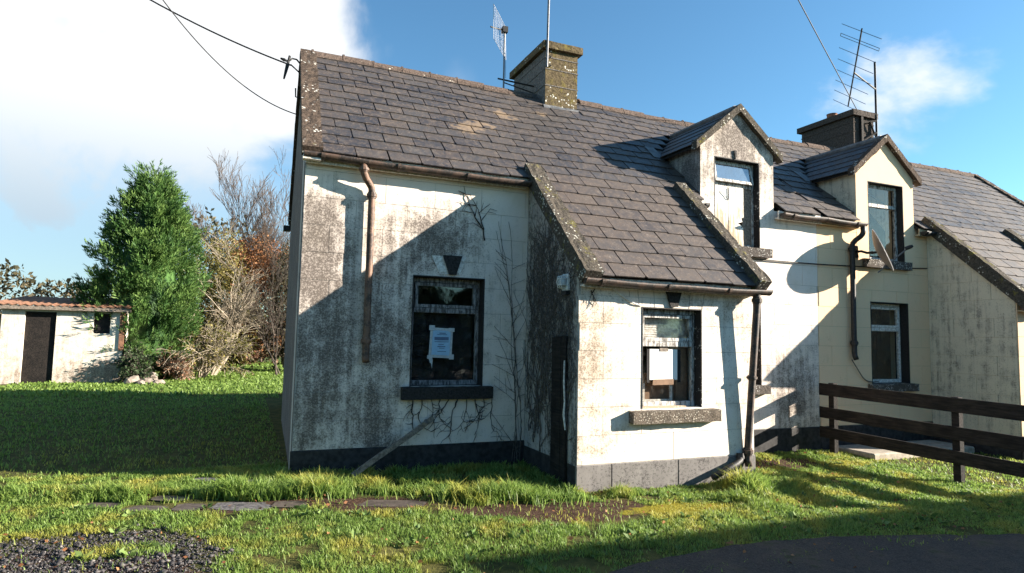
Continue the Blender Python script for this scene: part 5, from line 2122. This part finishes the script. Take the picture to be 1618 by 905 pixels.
shrub('wild_shrub', 'ivy-leaved bush between the shed and the conifer', (-3.25, 12.75, 0), 1.3, 'bark_dark', 8, 3600, .07, (0, 0), 14, .6, 3, .014, HG, leafmat='ivy_green')
shrub('arching_tree', 'small bare tree with a trunk arching right over the lawn', (-1.45, 15.2, 0), 3.1, 'bark_pale', 9, 0, .1, (.75, 0), 3, .38, 4, .06, None, .25, .1, cat='tree', rmin=.006, trunk=.6)
shrub('bare_tree', 'bare winter tree with a fan of fine twigs behind the gable', (1.15, 19.5, 0), 7.2, 'bark_twig', 10, 0, .1, (-.07, 0), 5, .28, 5, .10, None, .5, 0, cat='tree', kids=(3, 5), rmin=.006)
shrub('bare_tree', 'second bare tree with grey twigs, partly hidden by the gable', (2.6, 24, 0), 6.0, 'bark_twig', 11, 0, .1, (-.15, 0), 4, .36, 5, .11, None, .5, 0, cat='tree', kids=(3, 4), rmin=.006)
shrub('dark_sapling', 'thin dark sapling standing at the edge of the gable', (.62, 15.5, 0), 3.3, 'bark_dark', 12, 700, .06, (.02, 0), 3, .30, 4, .035, None, .5, 0, leafmat='hedge_leaf', cat='tree', trunk=.55)
# left of the picture, behind the shed
shrub('wild_shrub', 'brown leafless thicket rising behind the shed', (-5.4, 17.0, 0), 2.9, 'bark_twig', 13, 3600, .10, (0, 0), 12, .5, 3, .035, HG, leafmat='dead_leaf')
shrub('wild_shrub', 'dull green thicket at the far left behind the shed', (-7.6, 18.0, 0), 2.9, 'bark_dark', 14, 3600, .11, (0, 0), 12, .5, 3, .035, HG, leafmat='hedge_leaf')

# far hedgerow: one mass
NH = 26000
hx_ = GR.uniform(-40, 30, NH)
hy_ = 34 + GR.normal(0, 1.0, NH) + .05 * hx_
hh_ = 3.0 + 3.2 * np.exp(-((hx_ + 2.5) / 4.0) ** 2) + 2.2 * vnoise(hx_, hx_ * 0, .35, 4) + 1.0 * vnoise(hx_, hx_ * 0, 1.3, 5)
hz_ = GR.random(NH) ** .8 * hh_
hd = leaf_mesh('hedgerow', np.stack([hx_, hy_, hz_], 1), GR.normal(0, 1, (NH, 3)) + np.array([0, 0, .6]), .30, 'hedge_leaf', None, .5)
tag(hd, 'far brown hedgerow closing the view behind the lawn', 'hedgerow', None, 'stuff')

NH = 16000
hx_ = GR.uniform(-12, 14, NH)
hy_ = -15 + GR.normal(0, .5, NH)
hh_ = 2.2 + 1.3 * vnoise(hx_, hx_ * 0, .5, 14) + .9 * vnoise(hx_, hx_ * 0, 1.7, 15)
hz_ = GR.random(NH) ** .8 * hh_
hd = leaf_mesh('hedgerow', np.stack([hx_, hy_, hz_], 1), GR.normal(0, 1, (NH, 3)) + np.array([0, 0, .6]), .42, 'ivy_green', None, .8)
tag(hd, 'dark hedge across the road, mirrored in the shaded window panes', 'hedgerow', None, 'stuff')

# shed at the left edge
shed = empty('white_shed', (-4.9, 13.6, 0))
tag(shed, 'small whitewashed shed with a rusty tin roof at the left edge', 'shed')
m_wall('shed_wall', (0.66, 0.62, 0.54), [(-3.8, .2, .6, .5, .6), (-5, .2, 2, .4, .6)], .25, dark=(.12, .08, .06))
mb = MB()
grid_wall(mb, [-6.4, -4.35, -3.95, -3.6, -5.9, -5.2], [-.2, 0.0, 1.35, 1.9, 2.02], lambda x, z: not (-4.35 < x < -3.95 and 1.35 < z < 1.9) and not (-5.9 < x < -5.2 and z < 1.9), 12.6, 12.8)
mb.box(-3.6, -3.62, 12.6, 15, -.2, 2.0)
mb.box(-3.62, -3.8, 12.8, 15, -.2, 2.0)
mb.box(-6.4, -6.2, 12.8, 15, -.2, 2.0)
mb.box(-6.2, -3.8, 14.8, 15, -.2, 2.0)
lbuild(mb, 'wall', 'shed_wall', shed)
mb = MB()
for i in range(34):
    xa, xb = -6.6 + i * .093, -6.6 + (i + 1) * .093
    za, zb = 2.07 + .02 * math.cos(i * math.pi), 2.07 + .02 * math.cos((i + 1) * math.pi)
    mb.hexa([(xa, 12.4, za - .01), (xb, 12.4, zb - .01), (xb, 15.2, zb + .30), (xa, 15.2, za + .30), (xa, 12.4, za + .01), (xb, 12.4, zb + .01), (xb, 15.2, zb + .32), (xa, 15.2, za + .32)])
lbuild(mb, 'tin_roof', 'rust_sheet', shed)
mb = MB()
mb.box(-4.34, -3.96, 12.70, 12.71, 1.36, 1.89)
w_ = lbuild(mb, 'window', 'dark_board', shed)
mb = MB()
mb.box(-3.72, -3.60, 12.56, 12.60, .9, 2.0)
lbuild(mb, 'corner_board', 'rust_sheet', shed)
mb = MB()
mb.box(-6.6, -3.45, 12.42, 12.47, 1.95, 2.05)
lbuild(mb, 'fascia', 'old_wood', shed)
mb = MB()
mb.box(-5.89, -5.21, 12.66, 12.70, -.2, 1.89)
lbuild(mb, 'door', 'fence_wood', shed)

# stones heaped by the shed
for i, (x, y, sx, sz) in enumerate(((-3.25, 12.15, .22, .17), (-2.9, 12.3, .30, .12), (-2.65, 12.25, .22, .09), (-2.85, 12.45, .20, .22), (-3.05, 12.0, .16, .10))):
    mb = MB()
    r_ = random.Random(90 + i)
    bmx = bmesh.new()
    bmesh.ops.create_icosphere(bmx, subdivisions=2, radius=1)
    for v in bmx.verts:
        f = 1 + .35 * mnoise.noise(v.co * 1.6 + Vector((i * 7, 0, 0)))
        v.co = Vector((v.co.x * sx * f, v.co.y * sx * .7 * f, v.co.z * sz * f))
    me = bpy.data.meshes.new('field_stone')
    bmx.to_mesh(me)
    bmx.free()
    me.materials.append(MATS['rock'])
    o = bpy.data.objects.new('field_stone', me)
    COL.objects.link(o)
    o.location = (x, y, sz * .4)
    o.rotation_euler = (0, 0, r_.random() * 3)
    tag(o, ['dark upright stone against the corner of the shed', 'broad flat stone in the heap beside the shed', 'small low stone at the right end of the heap', 'stone on top of the heap by the shed', 'little stone at the front of the heap'][i], 'stone', 'stones heaped by the shed')
